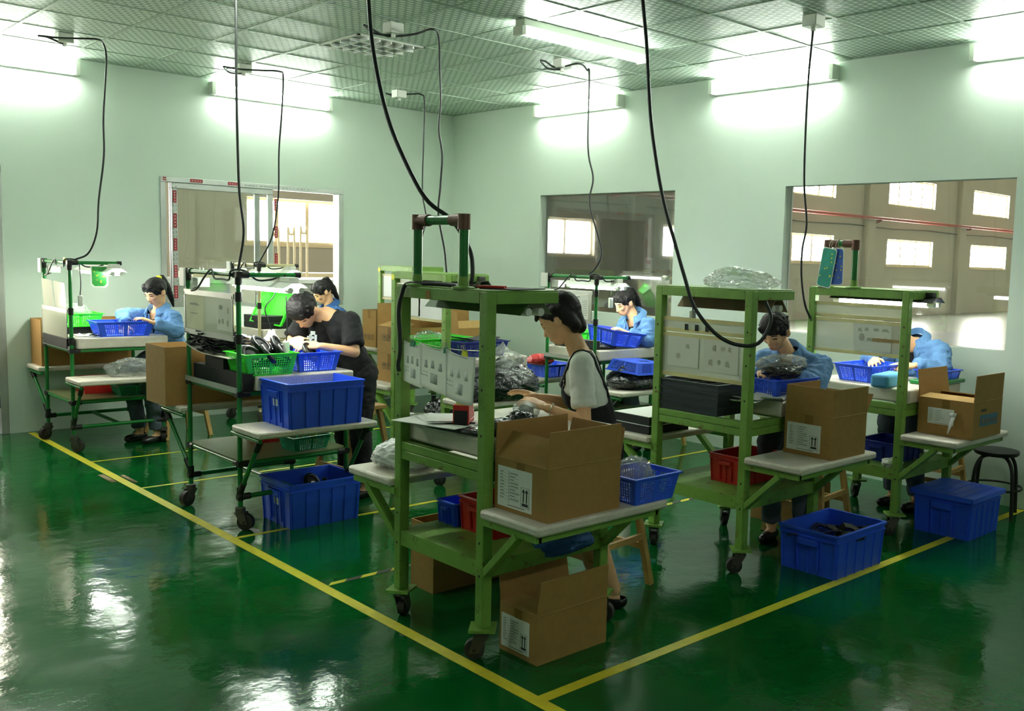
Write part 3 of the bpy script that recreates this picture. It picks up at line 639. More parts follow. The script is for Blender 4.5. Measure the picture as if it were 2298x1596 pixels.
def bin_(label, p, L, W, h, m, rz=0, ribs=(5, 4), fl=1.06, sticker=False, lid=False, nm='storage_crate', cat='crate'):
    o = thing(nm, label, cat, p, rz); t = .006; hx, hy = L/2, W/2
    b = MB(); Xt, Yt = hx, hy; Xb, Yb = hx/fl, hy/fl
    b.box(-Xb, Xb, -Yb, Yb, 0, .006)
    def wallq(a0, a1, c0, c1):   # bottom a, c ; top b
        pass
    cb = [(-Xb, -Yb), (Xb, -Yb), (Xb, Yb), (-Xb, Yb)]; ct = [(-Xt, -Yt), (Xt, -Yt), (Xt, Yt), (-Xt, Yt)]
    for i in range(4):
        A, C = V(cb[i]+(0,)), V(cb[(i+1) % 4]+(0,)); A1, C1 = V(ct[i]+(h,)), V(ct[(i+1) % 4]+(h,))
        n = (C-A).cross(A1-A).normalized()
        q = [A, C, C1, A1]; b.hexa([x-n*t for x in q]+q)
        nr = ribs[i % 2]
        def P(u, v): return A.lerp(C, u).lerp(A1.lerp(C1, u), v)
        for k in range(nr+1):
            u = .03+.94*k/nr; q = [P(u-.008, 0), P(u+.008, 0), P(u+.008, .84), P(u-.008, .84)]; b.hexa(q+[x+n*.007 for x in q])
        for v0, v1, d in ((.82, .85, .009), (.955, 1.0, .012)):
            q = [P(0, v0), P(1, v0), P(1, v1), P(0, v1)]; b.hexa(q+[x+n*d for x in q])
        if i % 2:
            q = [P(.33, .66), P(.67, .66), P(.67, .80), P(.33, .80)]; hd = MB(); hd.hexa([x+n*.001 for x in q]+[x+n*.022 for x in q]); hd.build('handle_grip', m, o, bevel=.004)
            for u in (.32, .68): q = [P(u-.012, .1), P(u+.012, .1), P(u+.012, .8), P(u-.012, .8)]; b.hexa(q+[x+n*.012 for x in q])
            if sticker and i == 3:
                q = [P(.42, .45), P(.58, .45), P(.58, .60), P(.42, .60)]; st = MB(); st.hexa([x+n*.0005 for x in q]+[x+n*.002 for x in q]); st.mi = 1
                for v in (.49, .53, .57): qq = [P(.44, v), P(.55, v), P(.55, v+.012), P(.44, v+.012)]; st.hexa([x+n*.002 for x in qq]+[x+n*.0026 for x in qq])
                st.build('sticker', ['paper', 'ink'], o)
                q = [P(.46, .33), P(.56, .36), P(.55, .40), P(.47, .40)]; st = MB(); st.hexa([x+n*.0005 for x in q]+[x+n*.0015 for x in q]); st.build('torn_tape', 'film', o)
    b.build('crate_body', m, o)
    if lid:
        l = MB(); X, Y = Xt+.022, Yt+.022; l.box(-X, X, -Y, Y, h, h+.012).box(-X, X, -Y, -Y+.006, h-.02, h).box(-X, X, Y-.006, Y, h-.02, h).box(-X, -X+.006, -Y, Y, h-.02, h).box(X-.006, X, -Y, Y, h-.02, h)
        for k in range(-2, 3): l.box(-X+.04, X-.04, k*Y*.33-.006, k*Y*.33+.006, h+.012, h+.016)
        l.build('lid', m, o, bevel=.005)
    return o
def arrow_label(o, side, off, w_, h_, z, arrows=True, nrows=9):
    """printed sheet stuck on a face of a box: side '-x' or '-y', off = face position, centred at (c, z)"""
    c, d = off
    b = MB()
    def put(u0, u1, v0, v1, k):
        if side == '-x': b.box(d-k, d-k+.0012 if k < .002 else d-.0012, c-u1, c-u0, z+v0, z+v1)
        else: b.box(c+u0, c+u1, d-k, d-k+.0012 if k < .002 else d-.0012, z+v0, z+v1)
    put(-w_/2, w_/2, -h_/2, h_/2, .0012); b.mi = 1; random.seed(int(w_*1e4)+nrows)
    for i in range(nrows):
        v = h_*(.36-.72*i/nrows); put(-w_*.42, -w_*.42+w_*random.uniform(.06, .14), v, v+h_*.018, .002); put(-w_*.14, -w_*.14+w_*random.uniform(.1, .3), v, v+h_*.018, .002)
        put(-w_*.44, w_*(.12 if arrows else .42), v-h_*.024, v-h_*.021, .002)
    put(-w_*.17, -w_*.165, -h_*.4, h_*.42, .002)
    put(-w_*.2, w_*.3, -h_*.45, -h_*.43, .002)
    if arrows:
        b.mi = 2; x = w_*.31
        for dx in (-.045, .045):
            u = x+dx*w_*1.0; put(u-w_*.014, u+w_*.014, -h_*.27, -h_*.02, .0022); 
            for j in range(4): put(u-w_*(.04-.01*j), u+w_*(.04-.01*j), -h_*(.02-.02*j), h_*(.0+.02*j), .0022)
        put(x-w_*.085, x+w_*.085, -h_*.36, -h_*.29, .0022)
        b.mi = 1
        for q in ((-.12, -.115, -.4, .1), (.115, .12, -.4, .1), (-.12, .12, .095, .1), (-.12, .12, -.4, -.395)): put(x+q[0]*w_, x+q[1]*w_, q[2]*h_, q[3]*h_, .0021)
    return b.build('shipping_label', ['paper', 'ink', 'inkdark'], o)
def carton(label, p, L, W, h, flaps=(), rz=0, t=.006, closed=False, marks=None, sheet=None, seal=True, nm='cardboard_box'):
    """flaps: dict side -> (angle from upright, outward positive; length)"""
    o = thing(nm, label, 'cardboard box', p, rz); hx, hy = L/2, W/2; b = MB()
    b.box(-hx, hx, -hy, hy, 0, t).box(-hx, hx, -hy, -hy+t, t, h).box(-hx, hx, hy-t, hy, t, h).box(-hx, -hx+t, -hy+t, hy-t, t, h).box(hx-t, hx, -hy+t, hy-t, t, h)
    if closed: b.box(-hx+t, hx-t, -hy+t, hy-t, h-t, h)
    b.build('box_body', 'board', o)
    for s, (ang, ln) in (dict(flaps).items() if flaps else ()):
        a = radians(ang); f = MB(); ou = {'+x': V((1, 0, 0)), '-x': V((-1, 0, 0)), '+y': V((0, 1, 0)), '-y': V((0, -1, 0))}[s]; la = V((-ou.y, ou.x, 0))
        wd = (hy if s[1] == 'x' else hx); c = ou*((hx if s[1] == 'x' else hy)-t/2)+V((0, 0, h))
        d = ou*sin(a)+V((0, 0, cos(a))); n = d.cross(la).normalized()*t*.45; k = .97
        q = [c-la*wd*.995, c+la*wd*.995, c+la*wd*k+d*ln, c-la*wd*k+d*ln]
        f.hexa([x-n for x in q]+[x+n for x in q]); f.build('flap', 'boardin' if abs(ang) > 60 else 'board', o)
        cr = MB(); cr.tube([c-la*wd+ou*t*.3, c+la*wd+ou*t*.3], .0035, 6); cr.build('fold_crease', 'board', o)
    if seal:
        box(-hx-.0008, -hx+.001, -.025, .025, h-.09, h+.0005).build('packing_tape', mat('brown_tape', (140, 106, 58), .25), o)
    if sheet: arrow_label(o, *sheet)
    if marks:      # handling marks printed on a face: umbrella, arrows, frame
        side, cx, cz, s = marks; m_ = MB()
        def put(u0, u1, v0, v1):
            if side == '-x': m_.box(-hx-.001, -hx-.0002, cx-u1*s, cx-u0*s, cz+v0*s, cz+v1*s)
            else: m_.box(cx+u0*s, cx+u1*s, -hy-.001, -hy-.0002, cz+v0*s, cz+v1*s)
        for k in range(2 if side == '-y' else 3):
            u = k*1.25
            for q in ((0, 1, 0, .05), (0, 1, .95, 1), (0, .05, 0, 1), (.95, 1, 0, 1)): put(u+q[0], u+q[1], q[2], q[3])
            if k == 0:
                for j in range(5): put(u+.2+j*.05, u+.8-j*.05, .5+j*.06, .56+j*.06)
                put(u+.47, u+.53, .15, .5); put(u+.35, u+.5, .12, .18)
            elif k == 1:
                for x in (.3, .62): put(u+x, u+x+.1, .25, .8); put(u+x-.08, u+x+.18, .7, .76)
                put(u+.2, u+.8, .12, .18)
            else:
                for j in range(8): a_ = j*pi/4; put(u+.5+.3*cos(a_)-.06, u+.5+.3*cos(a_)+.06, .5+.3*sin(a_)-.06, .5+.3*sin(a_)+.06)
        m_.build('handling_marks', 'inkdark', o)
    return o
# front cart
carton('open cardboard box with a label sheet on the near wing of the front cart', (-4.22, -6.715, .6555), .40, .33, .213, {'-y': (2, .145), '+y': (1, .14), '-x': (-42, .13), '+x': (12, .125)}, sheet=('-x', (.035, -.20), .215, .165, .10))
o = carton('open cardboard box with a label sheet standing on the floor by the front cart', (-4.12, -6.60, 0), .40, .25, .21, {'-y': (3, .145), '+y': (10, .15), '-x': (-86, .12), '+x': (-80, .1)}, sheet=('-x', (.02, -.20), .185, .145, .095))
carton('tall open cardboard box on the floor under the front cart', (-3.90, -5.64, 0), .52, .20, .345, sheet=None, seal=False)
basket('blue mesh basket on the near wing beside the open box, front cart', (-3.83, -6.80, .6555), .23, .20, .115, 'blue')
# cart at middle right
carton('open cardboard box with a label sheet on the wing of the middle cart', (-2.285, -6.755, .6555), .33, .31, .2275, {'-y': (2, .15), '+y': (0, .15), '-x': (0, .15), '+x': (35, .12)}, sheet=('-x', (.03, -.165), .215, .15, .10))
# rightmost cart
o = carton('open cardboard box with a blue printed panel on the wing of the rightmost cart', (-1.01, -6.925, .6555), .40, .36, .2275, {'-x': (-84, .13), '+x': (-82, .12), '+y': (8, .17), '-y': (2, .165)}, sheet=('-x', (.03, -.20), .17, .10, .12, False, 6))
b = MB(); b.box(-.11, .14, -.1816, -.1802, .075, .145); b.mi = 1
random.seed(5)
for i in range(6):
    x = -.085+i*.036
    for k in range(5): u = random.uniform(0, .02); v = random.uniform(0, .03); b.box(x+u, x+u+random.uniform(.004, .012), -.1826, -.1816, .092+v, .096+v) if k % 2 else b.box(x+u, x+u+.004, -.1826, -.1816, .09, .09+random.uniform(.02, .035))
b.build('printed_panel', [mat('blue_print', (62, 112, 140), .6), 'board'], o)
b = MB()
for i in range(4): b.box(-.10+i*.02, -.087+i*.02, -.1815, -.1802, .165, .182)
b.build('printed_word', 'inkdark', o)
b = MB(); b.face([(-.215, -.04, .13), (-.222, -.075, .125), (-.25, -.05, .03), (-.235, -.035, .02)]); b.face([(-.213, -.02, .15), (-.213, -.08, .155), (-.222, -.075, .125), (-.215, -.04, .13)]); b.build('loose_tape', 'milk', o, solid=.001)
# boxes along the left and back
carton('tall open cardboard box at far left on the far wing of the leftmost cart', (-4.13, -.19, .62), .74, .32, .40, seal=False)
carton('tall open cardboard box on the far wing of the cart with blue crates', (-4.12, -3.06, .65), .80, .34, .385, seal=False)
carton('closed cardboard box with handling marks, bottom of the stack behind the front cart', (-2.50, -2.99, .6555), .42, .36, .225, closed=True, marks=('-x', .1, .1, .05))
carton('cardboard box with handling marks and raised flaps, top of the stack behind the front cart', (-2.50, -2.99, .882), .42, .36, .215, {'+y': (4, .18), '+x': (5, .17), '-x': (-75, .12)}, marks=('-x', .1, .1, .05))
carton('cardboard box with handling marks on the far wing of the cart in the room corner', (-1.18, -.36, .6555), .30, .28, .40, marks=('-x', .1, .08, .055))
o = carton('cardboard box with a blue printed panel between the back carts', (-.86, -1.44, .6555), .40, .36, .28, {'+y': (2, .2), '-x': (6, .17), '-y': (-70, .18)})
b = MB(); b.box(-.12, .05, -.1866, -.1805, .06, .15); b.mi = 1
for i in range(4): b.box(-.10+i*.036, -.075+i*.036, -.1876, -.1866, .09, .12)
b.build('printed_panel', [mat('blue_print_dark', (50, 84, 110), .6), 'board'], o)
carton('dark cardboard box on the floor behind the cart with the hanging cable', (-1.50, -6.02, 0), .42, .34, .24, closed=True)
# blue crates
bin_('large blue crate on the wing of the cart with black parts, upper of the two', (-4.04, -4.275, .6505), .48, .37, .265, 'blue', sticker=True)
bin_('large open blue crate on the floor below the other blue crate', (-3.95, -4.08, 0), .47, .40, .275, 'blue', sticker=True)
bin_('large open blue crate of black parts on the floor at the right', (-2.17, -6.765, 0), .50, .37, .245, 'blue')
bin_('blue crate with a lid on the floor below the rightmost cart', (-.90, -6.895, 0), .43, .38, .265, 'blue', lid=True)
# small bins and baskets on the lower shelves
bin_('red bin on the shelf of the front cart', (-4.06, -6.18, .42), .34, .26, .16, 'red', ribs=(3, 2))
bin_('small blue bin behind the red bin on the front cart shelf', (-4.12, -5.96, .42), .24, .14, .11, 'blue', ribs=(3, 2))
bin_('red bin on the shelf of the cart with the hanging cable', (-2.33, -6.25, .42), .36, .24, .165, 'red', ribs=(3, 2))
bin_('red bin on the shelf of the cart with blue crates', (-3.93, -3.55, .423), .30, .22, .10, 'red', ribs=(7, 5))
bin_('red bin on the shelf of the leftmost cart', (-4.13, -.72, .423), .36, .25, .13, 'red', ribs=(5, 3))
bin_('dark blue bin on the shelf of the rightmost cart', (-1.03, -6.46, .42), .34, .28, .13, 'navy', ribs=(4, 3))
basket('teal mesh basket on the shelf under the blue crate', (-3.92, -3.94, .423), .22, .15, .085, 'teal', rz=.1)
basket('teal mesh basket on the shelf of the leftmost cart', (-3.99, -1.02, .423), .24, .16, .085, 'teal', rz=.05)
# baskets on the tables
basket('blue mesh basket on the table of the leftmost cart, hand reaching in', (-4.06, -.99, .925), .36, .25, .12, 'blue', rz=-.06)
basket('bright green mesh basket behind the post of the leftmost cart', (-4.30, -.63, .985), .28, .22, .11, 'lime')
basket('bright green mesh basket heaped with black ear pads', (-4.21, -3.955, .925), .27, .24, .13, 'lime')
basket('bright blue mesh basket in front of the worker in the black shirt', (-3.88, -3.93, .925), .24, .22, .12, 'blue2')
basket('bright green mesh basket tipped up on end on the cream pipe cart', (-2.52, -.68, 1.10), .34, .26, .12, 'lime', R=(.25, -1.05, .35))
basket('bright green mesh basket on the table behind the hanging drawings', (-2.55, -3.40, .925), .40, .28, .12, 'lime')
basket('blue mesh basket with a black sheet on it behind the hanging drawings', (-2.42, -3.72, .925), .34, .26, .115, 'navy')
basket('blue mesh basket tilted toward the ponytailed worker by the middle window', (-.98, -3.78, .955), .34, .26, .13, 'blue', R=(.12, .12, .1))
basket('bright green mesh basket behind the tilted blue basket', (-1.08, -3.44, .925), .28, .2, .12, 'lime')
basket('blue mesh basket half hidden by bags in front of the man in the black collar', (-2.22, -6.38, .925), .30, .24, .11, 'blue', rz=-.1)
basket('blue mesh basket of small parts on the rightmost table', (-1.02, -6.28, .925), .34, .24, .11, 'blue', rz=-.05)
basket('small blue mesh basket beside the rightmost worker', (-.72, -6.62, .925), .22, .16, .085, 'blue')
basket('blue mesh basket upside down on black bags below the middle window worker', (-1.02, -4.12, .845), .34, .28, .09, 'blue', R=(pi+.06, .05, .1))
basket('blue mesh basket behind the red bag on the far wing by the middle window', (-1.12, -3.12, .62), .28, .22, .11, 'blue')
# ---------------------------------------------------------------- soft and small things
def blob(nm, label, cat, p, r, m, seed=0, amp=.18, freq=3.0, crease=.05, sub=5, flat=0.0, rz=0, group=None, knot=0):
    """crumpled bag: a ball pushed about by noise, flattened where it rests; p is the base centre"""
    bm = bmesh.new(); bmesh.ops.create_icosphere(bm, subdivisions=sub, radius=1); off = V((seed*7.3, seed*3.1, seed*1.7))
    for v in bm.verts:
        d = v.co.normalized(); k = 1+amp*NZ.noise(d*freq*.6+off)+crease*(1-2*abs(NZ.noise(d*freq*2.3+off)))+crease*.5*(1-2*abs(NZ.noise(d*freq*5+off)))
        sx, sy, sz = r; z = d.z*k
        v.co = V((d.x*k*sx, d.y*k*sy, max(z, -.75)*sz+sz*.75))
        if knot and d.z > .86: f = (d.z-.86)/.14; v.co = V((v.co.x*(1-f*.75), v.co.y*(1-f*.75), v.co.z+f*knot+knot*.3*NZ.noise(d*9+off)*f))
    me = bpy.data.meshes.new(nm); bm.to_mesh(me); bm.free(); me.materials.append(K[m])
    for q in me.polygons: q.use_smooth = True
    o = bpy.data.objects.new(nm, me); COL.objects.link(o); o.location = p; o.rotation_euler = (0, 0, rz)
    return tag(o, label, cat, group) if label else o
def sheet(nm, label, cat, p, L, W, m='paper', rz=0, t=.0015, curl=0, group=None, marks=0):
    b = MB(); n = 8
    for i in range(n):
        for (u0, u1) in ((i/n, (i+1)/n),):
            z0, z1 = (curl*abs(2*u0-1)**2.5, curl*abs(2*u1-1)**2.5); x0, x1 = (u0-.5)*L, (u1-.5)*L
            b.hexa([(x0, -W/2, z0), (x1, -W/2, z1), (x1, W/2, z1), (x0, W/2, z0), (x0, -W/2, z0+t), (x1, -W/2, z1+t), (x1, W/2, z1+t), (x0, W/2, z0+t)])
    o = b.build(nm, m); o.location = p; o.rotation_euler = (0, 0, rz); return tag(o, label, cat, group)
TZ = .925
# front cart table
sheet('paper_sheet', 'big white card sheet lying on the front cart table', 'paper', (-4.39, -6.13, TZ+.026), .26, .36, rz=.25, t=.003)
for i, (x, y, a) in enumerate(((-4.385, -6.10, .5), (-4.38, -6.13, .3), (-4.37, -6.12, .15))):
    sheet('paper_sheet', ('white paper sheet, lowest of the small stack on the card', 'white paper sheet in the middle of the small stack on the card', 'white paper sheet on top of the small stack, front cart')[i], 'paper', (x, y, TZ+.0295+.003*i), .21, .15, rz=a+.8, curl=.004)
blob('film_wrapped_parts', 'black parts wrapped in clear film under the card on the front cart', 'packet', (-4.37, -6.12, TZ), (.10, .30, .018), 'blackbag', 5, .1, 3, .06)
o = thing('tape_dispenser', 'red tape dispenser on the front cart table', 'tape dispenser', (-4.335, -6.215, TZ+.029), rz=.75)
b = MB(); b.box(-.07, .06, -.035, .035, 0, .018); 
for s in (-1, 1): b.box(-.07, .03, s*.032-.003, s*.032+.003, .018, .085)
b.box(-.072, -.066, -.035, .035, .018, .085).box(.03, .062, -.035, .035, .018, .05).box(.05, .062, -.03, .03, .05, .09); b.build('dispenser_body', 'red', o, bevel=.004)
box(-.0745, -.072, -.03, .03, .0, .062).build('front_plate', 'black', o, bevel=.002)
MB().tube([(-.03, -.024, .072), (-.03, .024, .072)], .036, 20).build('tape_roll', mat('tape_core', (206, 198, 120), .4), o)
tag(MB().tube([(-4.39, -6.22, TZ+.034), (-4.33, -6.29, TZ+.034)], .004, 8).build('pen', 'cable'), 'dark pen beside the tape dispenser', 'pen')
blob('bagged_parts', 'black parts in crumpled film behind the front post of the front cart', 'packet', (-4.30, -6.42, TZ), (.085, .07, .04), 'blackbag', 9, .2, 3, .1)
blob('bagged_parts', 'second film packet of black parts right of the front post', 'packet', (-4.20, -6.44, TZ), (.07, .07, .05), 'blackbag', 11, .2, 3, .1)
o = thing('bagged_block', 'clear bag around a black block in front of the woman in black dungarees', 'packet', (-3.90, -6.12, TZ), rz=.75)
box(-.085, .05, -.03, .03, .004, .05).build('block', 'black', o, bevel=.004)
c = blob('clear_bag', None, '', (.0, 0, .0), (.125, .06, .042), 'film', 2, .15, 3, .1, 4); c.parent = o
# hanging drawings between the front cart posts
def hung(label, y0, y1, zt, zb, x, bow, lift=0, cl='teal'):
    b = MB(); n = 10; bt = {}
    def P(i, j):
        u = i/n; v = j/n; y = y0+(y1-y0)*u; z = zt[0]+(zt[1]-zt[0])*u; zz = zb[0]+(zb[1]-zb[0])*u
        return V((x-bow*sin(pi*u)*v*.6-lift*v*u**2, y-(.10*lift*8*v*u*u if lift else 0), z+(zz-z)*v-(.012*sin(pi*u) if j == 0 else 0)+(lift*.5*v*u**3)))
    for i in range(n):
        for j in range(n): b.face([P(i, j), P(i+1, j), P(i+1, j+1), P(i, j+1)])
    b.mi = 1
    def R(u0, u1, v0, v1):
        q = [P(u*n, v*n)+V((-.0018, 0, 0)) for u, v in ((u0, v0), (u1, v0), (u1, v1), (u0, v1))]; b.face(q)
    random.seed(int(y0*100)); R(.25, .75, .07, .09)
    for (u, v) in ((.18, .36), (.42, .34), (.68, .36)): b.face([P(a*n, c*n)+V((-.0018, 0, 0)) for a, c in ((u+.03, v), (u+.10, v), (u+.13, v+.17), (u, v+.17))])
    for k in range(3): R(.05+.1*k, .1+.1*k, .62, .64); R(.05+.1*k, .11+.1*k, .7, .72)
    R(.42, .66, .62, .84)
    bmesh.ops.remove_doubles(b.bm, verts=b.bm.verts, dist=1e-5)
    o = tag(b.build('drawing_sheet', ['thinpaper', mat('faint_print', (196, 202, 198), .8)], solid=.0008, sharp=8), label, 'paper')
    return o
string = tag(MB().tube(smooth_path([(-4.445, -5.915, 1.305), (-4.455, -6.1, 1.292), (-4.455, -6.3, 1.288), (-4.445, -6.487, 1.297)], 4), .0018, 6).build('wire', 'brass'), 'thin wire strung between the posts of the front cart', 'wire')
hung('leftmost white drawing sheet hanging between the front cart posts', -5.925, -6.075, (1.30, 1.29), (1.115, 1.095), -4.458, .006)
hung('middle white drawing sheet hanging between the front cart posts', -6.06, -6.275, (1.298, 1.29), (1.11, 1.085), -4.462, .012)
hung('right white drawing sheet with its lower corner curling, front cart', -6.26, -6.47, (1.29, 1.272), (1.085, 1.06), -4.466, .02, .03)
for i, (y, z, c) in enumerate(((-6.0, 1.297, 'teal'), (-6.255, 1.289, 'teal'), (-6.385, 1.287, 'ysticker'))):
    o = thing('binder_clip', ('teal binder clip on the leftmost hanging drawing', 'teal binder clip on the middle hanging drawing', 'yellow binder clip on the right hanging drawing')[i], 'clip', (-4.46, y, z))
    b = MB(); b.hexa([(-.006, -.016, -.022), (.006, -.016, -.022), (.006, .016, -.022), (-.006, .016, -.022), (-.002, -.016, .004), (.002, -.016, .004), (.002, .016, .004), (-.002, .016, .004)]); b.build('clip_body', c, o)
    b = MB(); b.tube(smooth_path([(-.004, -.01, .0), (-.012, -.012, .015), (-.014, 0, .026), (-.012, .008, .014), (-.004, .006, 0)], 3), .0012, 5).tube(smooth_path([(.004, .0, .0), (.008, .008, .018), (.008, .016, .026), (.006, .02, .012), (.004, .014, 0)], 3), .0012, 5); b.build('clip_wire', 'brass', o)
# things on top of the front cart
o = thing('pliers', 'red handled pliers on top of the front cart', 'pliers', (-4.36, -6.36, 1.5465), rz=-1.1)
for s in (-1, 1): MB().tube(smooth_path([(-.02, 0, .008), (.02, s*.012, .009), (.06, s*.016, .009), (.11, s*.008, .009)], 3), .006, 8).build('handle', 'red', o)
MB().tube([(-.07, 0, .008), (-.02, 0, .008)], [.003, .008], 8).build('jaw', 'zinc', o)
sheet('flat_board', 'thin black board lying on top of the front cart', 'board', (-4.24, -6.42, 1.5465), .24, .18, 'black', rz=.35, t=.004)
tag(MB().tube(smooth_path([(-4.42, -6.28, 1.553), (-4.38, -6.22, 1.556), (-4.33, -6.27, 1.554), (-4.37, -6.33, 1.556), (-4.40, -6.25, 1.562), (-4.30, -6.2, 1.555)], 4), .006, 8).build('coiled_cable', 'cable'), 'loose black coil of cable lying by the handle of the front cart', 'cable')
sheet('paper_tag', 'small brown paper tag taped to the top beam of the front cart', 'tag', (0, 0, 0), .035, .03, 'board').matrix_world = MX.Translation((-4.4665, -6.12, 1.51)) @ MX.Rotation(pi/2, 4, 'Y')
# under the front cart
blob('plastic_bag', 'white plastic bag on the far wing of the front cart', 'bag', (-4.27, -5.67, .6555), (.15, .15, .075), 'milk', 3, .15, 2.5, .08)
blob('folded_cloth', 'blue cloth bundled on the shelf of the front cart under the wing', 'cloth', (-3.99, -6.50, .372), (.15, .075, .055), 'denimdark', 4, .25, 3, .1)
blob('clear_bag', 'clear plastic bag in the blue basket beside the open box', 'bag', (-3.85, -6.79, .661), (.085, .08, .095), 'film', 6, .2, 3, .12)
tag(MB().lathe((-2.72, -5.66, 0), [(.036, 0), (.036, .10), (.03, .112), (0, .112)], 20).build('white_can', 'white'), 'small white can on the floor behind the front cart', 'can')
# cart behind the front cart
bigbag = blob('bag_of_parts', 'big clear bag of black parts on the wing behind the front cart', 'bag', (-2.49, -4.15, .6555), (.30, .20, .14), 'blackbag', 21, .12, 3, .07, 5, knot=.05)
bt_ = blob('bag_top', None, '', (0, 0, .225), (.13, .10, .07), 'film', 22, .25, 4, .2, 4, knot=.05); bt_.parent = bigbag
blob('bag_of_parts', 'flat bag of black parts at the left end of the wing behind the front cart', 'bag', (-2.72, -4.12, .6555), (.12, .15, .09), 'blackbag', 23, .15, 3, .08)
blob('bag_of_parts', 'bag with black and red contents on the shelf behind the front cart', 'bag', (-2.62, -3.66, .42), (.15, .17, .10), 'blackbag', 24, .2, 3, .1, knot=.09)
blob('clear_bag', 'crumpled clear bag in the green basket behind the hanging drawings', 'bag', (-2.62, -3.40, .935), (.13, .10, .085), 'film', 25, .25, 3, .15)
sheet('black_sheet', 'black sheet with a pale edge on the blue basket behind the hanging drawings', 'board', (-2.42, -3.72, 1.045), .30, .24, 'black', t=.004, curl=.02)
o = sheet('paper_sheet', 'pale paper sheet clipped to the panel behind the front cart', 'paper', (0, 0, 0), .24, .30); o.matrix_world = MX.Translation((-2.812, -3.42, 1.34)) @ MX.Rotation(pi/2, 4, 'Y')
o = sheet('paper_sheet', 'second pale paper sheet beside it on the panel behind the front cart', 'paper', (0, 0, 0), .24, .30); o.matrix_world = MX.Translation((-2.812, -3.70, 1.33)) @ MX.Rotation(pi/2, 4, 'Y')
o = sheet('paper_sheet', 'pale paper sheet on the panel of the corner cart', 'paper', (0, 0, 0), .22, .30); o.matrix_world = MX.Translation((-1.342, -.82, 1.33)) @ MX.Rotation(pi/2, 4, 'Y')
# middle window cart
o = thing('calendar_sheet', 'white calendar sheet on the panel in front of the middle window', 'calendar', (-1.358, -3.70, 1.28))
box(-.002, 0, -.15, .15, -.10, .10).build('sheet', 'paper', o)
b = MB(); b.box(-.003, -.002, -.045, .045, .078, .086)
for i in range(9): b.box(-.003, -.002, -.135, -.075, .05-.015*i, .053-.015*i); b.box(-.003, -.002, .02, .12, .045-.014*i, .047-.014*i)
b.box(-.003, -.002, .138, .142, -.095, .09); b.build('print', 'ink', o)
blob('bag_of_parts', 'bag of black parts lying on the near wing below the middle window worker', 'bag', (-1.0, -4.12, .62), (.30, .17, .075), 'blackbag', 31, .12, 3, .07)
blob('bag_of_parts', 'smaller bag of black parts under the upturned blue basket', 'bag', (-1.02, -4.12, .735), (.20, .14, .06), 'blackbag', 32, .15, 3, .08)
blob('bag_of_parts', 'packet of black parts under the tilted basket by the middle window', 'bag', (-1.12, -3.80, TZ), (.12, .09, .025), 'blackbag', 33, .15, 3, .08)
blob('red_bag', 'red plastic bag on the far wing of the cart by the middle window', 'bag', (-1.27, -3.15, .735), (.10, .11, .05), 'redbag', 34, .2, 3, .1)
box_ = tag(box(-1.29, -1.22, -3.86, -3.36, TZ, TZ+.075).build('foam_block', 'black', bevel=.006), 'black foam block standing along the panel by the middle window', 'foam')
tag(box(-1.24, -.80, -3.78, -3.42, .424, .56).build('green_tub', 'tube', bevel=.02), 'dark green tub on the shelf by the middle window', 'tub')
# cart with the hanging cable
for i in range(4):
    o = thing('parts_tray', ('black parts tray, bottom of the stack of four behind the clear panel', 'black parts tray, second from the bottom of the stack of four', 'black parts tray, second from the top of the stack of four', 'black parts tray, top of the stack of four behind the clear panel')[i], 'tray', (-2.58, -6.11, .837+.044*i))
    b = MB(); b.box(-.13, .13, -.22, .22, 0, .006); 
    for q in ((-.13, .13, -.22, -.212), (-.13, .13, .212, .22), (-.13, -.122, -.212, .212), (.122, .13, -.212, .212)): b.box(q[0], q[1], q[2], q[3], .006, .042)
    b.box(-.138, .138, -.228, -.22, .034, .043).box(-.138, .138, .22, .228, .034, .043).box(-.138, -.13, -.22, .22, .034, .043).box(.13, .138, -.22, .22, .034, .043)
    b.build('tray_body', mat('slate_tray', (44, 50, 54), .4), o)
    b = MB()
    for k in range(1, 4): b.box(-.12, .12, -.22+.11*k-.003, -.22+.11*k+.003, .006, .034)
    b.build('divider', 'black', o)
blob('bag_of_parts', 'film bag of black parts in front of the man with the black collar', 'bag', (-2.24, -6.42, 1.04), (.14, .09, .045), 'blackbag', 41, .2, 3, .1)
blob('clear_bag', 'loose clear film on the bag in front of the man with the black collar', 'bag', (-2.20, -6.38, 1.075), (.15, .1, .045), 'film', 42, .3, 3, .2)
for i, (x, y, a) in enumerate(((-2.58, -6.44, .3), (-2.50, -6.42, .1), (-2.42, -6.50, .5))):
    sheet('paper_sheet', ('white film sheet folded on the table corner under the clear panel', 'white paper under the folded film at the hanging cable cart', 'white paper sticking out by the front post of the hanging cable cart')[i], 'paper', (x, y, TZ+.002+.006*i), .26, .12, rz=a, curl=.02)
blob('clear_bag', 'crumpled clear plastic bag lying on top of the cart with the hanging cable', 'bag', (-2.54, -6.33, 1.5465), (.13, .20, .06), 'film', 43, .35, 2.2, .14, 5)
for i in range(2):
    o = thing('foam_board', ('black foam board with a white face, lower of the two by the hanging cable cart', 'black foam board with a white face, upper of the two by the hanging cable cart')[i], 'foam board', (-2.52, -5.67, .6555+.055*i))
    box(-.18, .18, -.145, .145, 0, .05).build('foam', 'black', o, bevel=.002); box(-.183, .183, -.148, .148, .0502, .0535).build('white_face', 'paper', o)
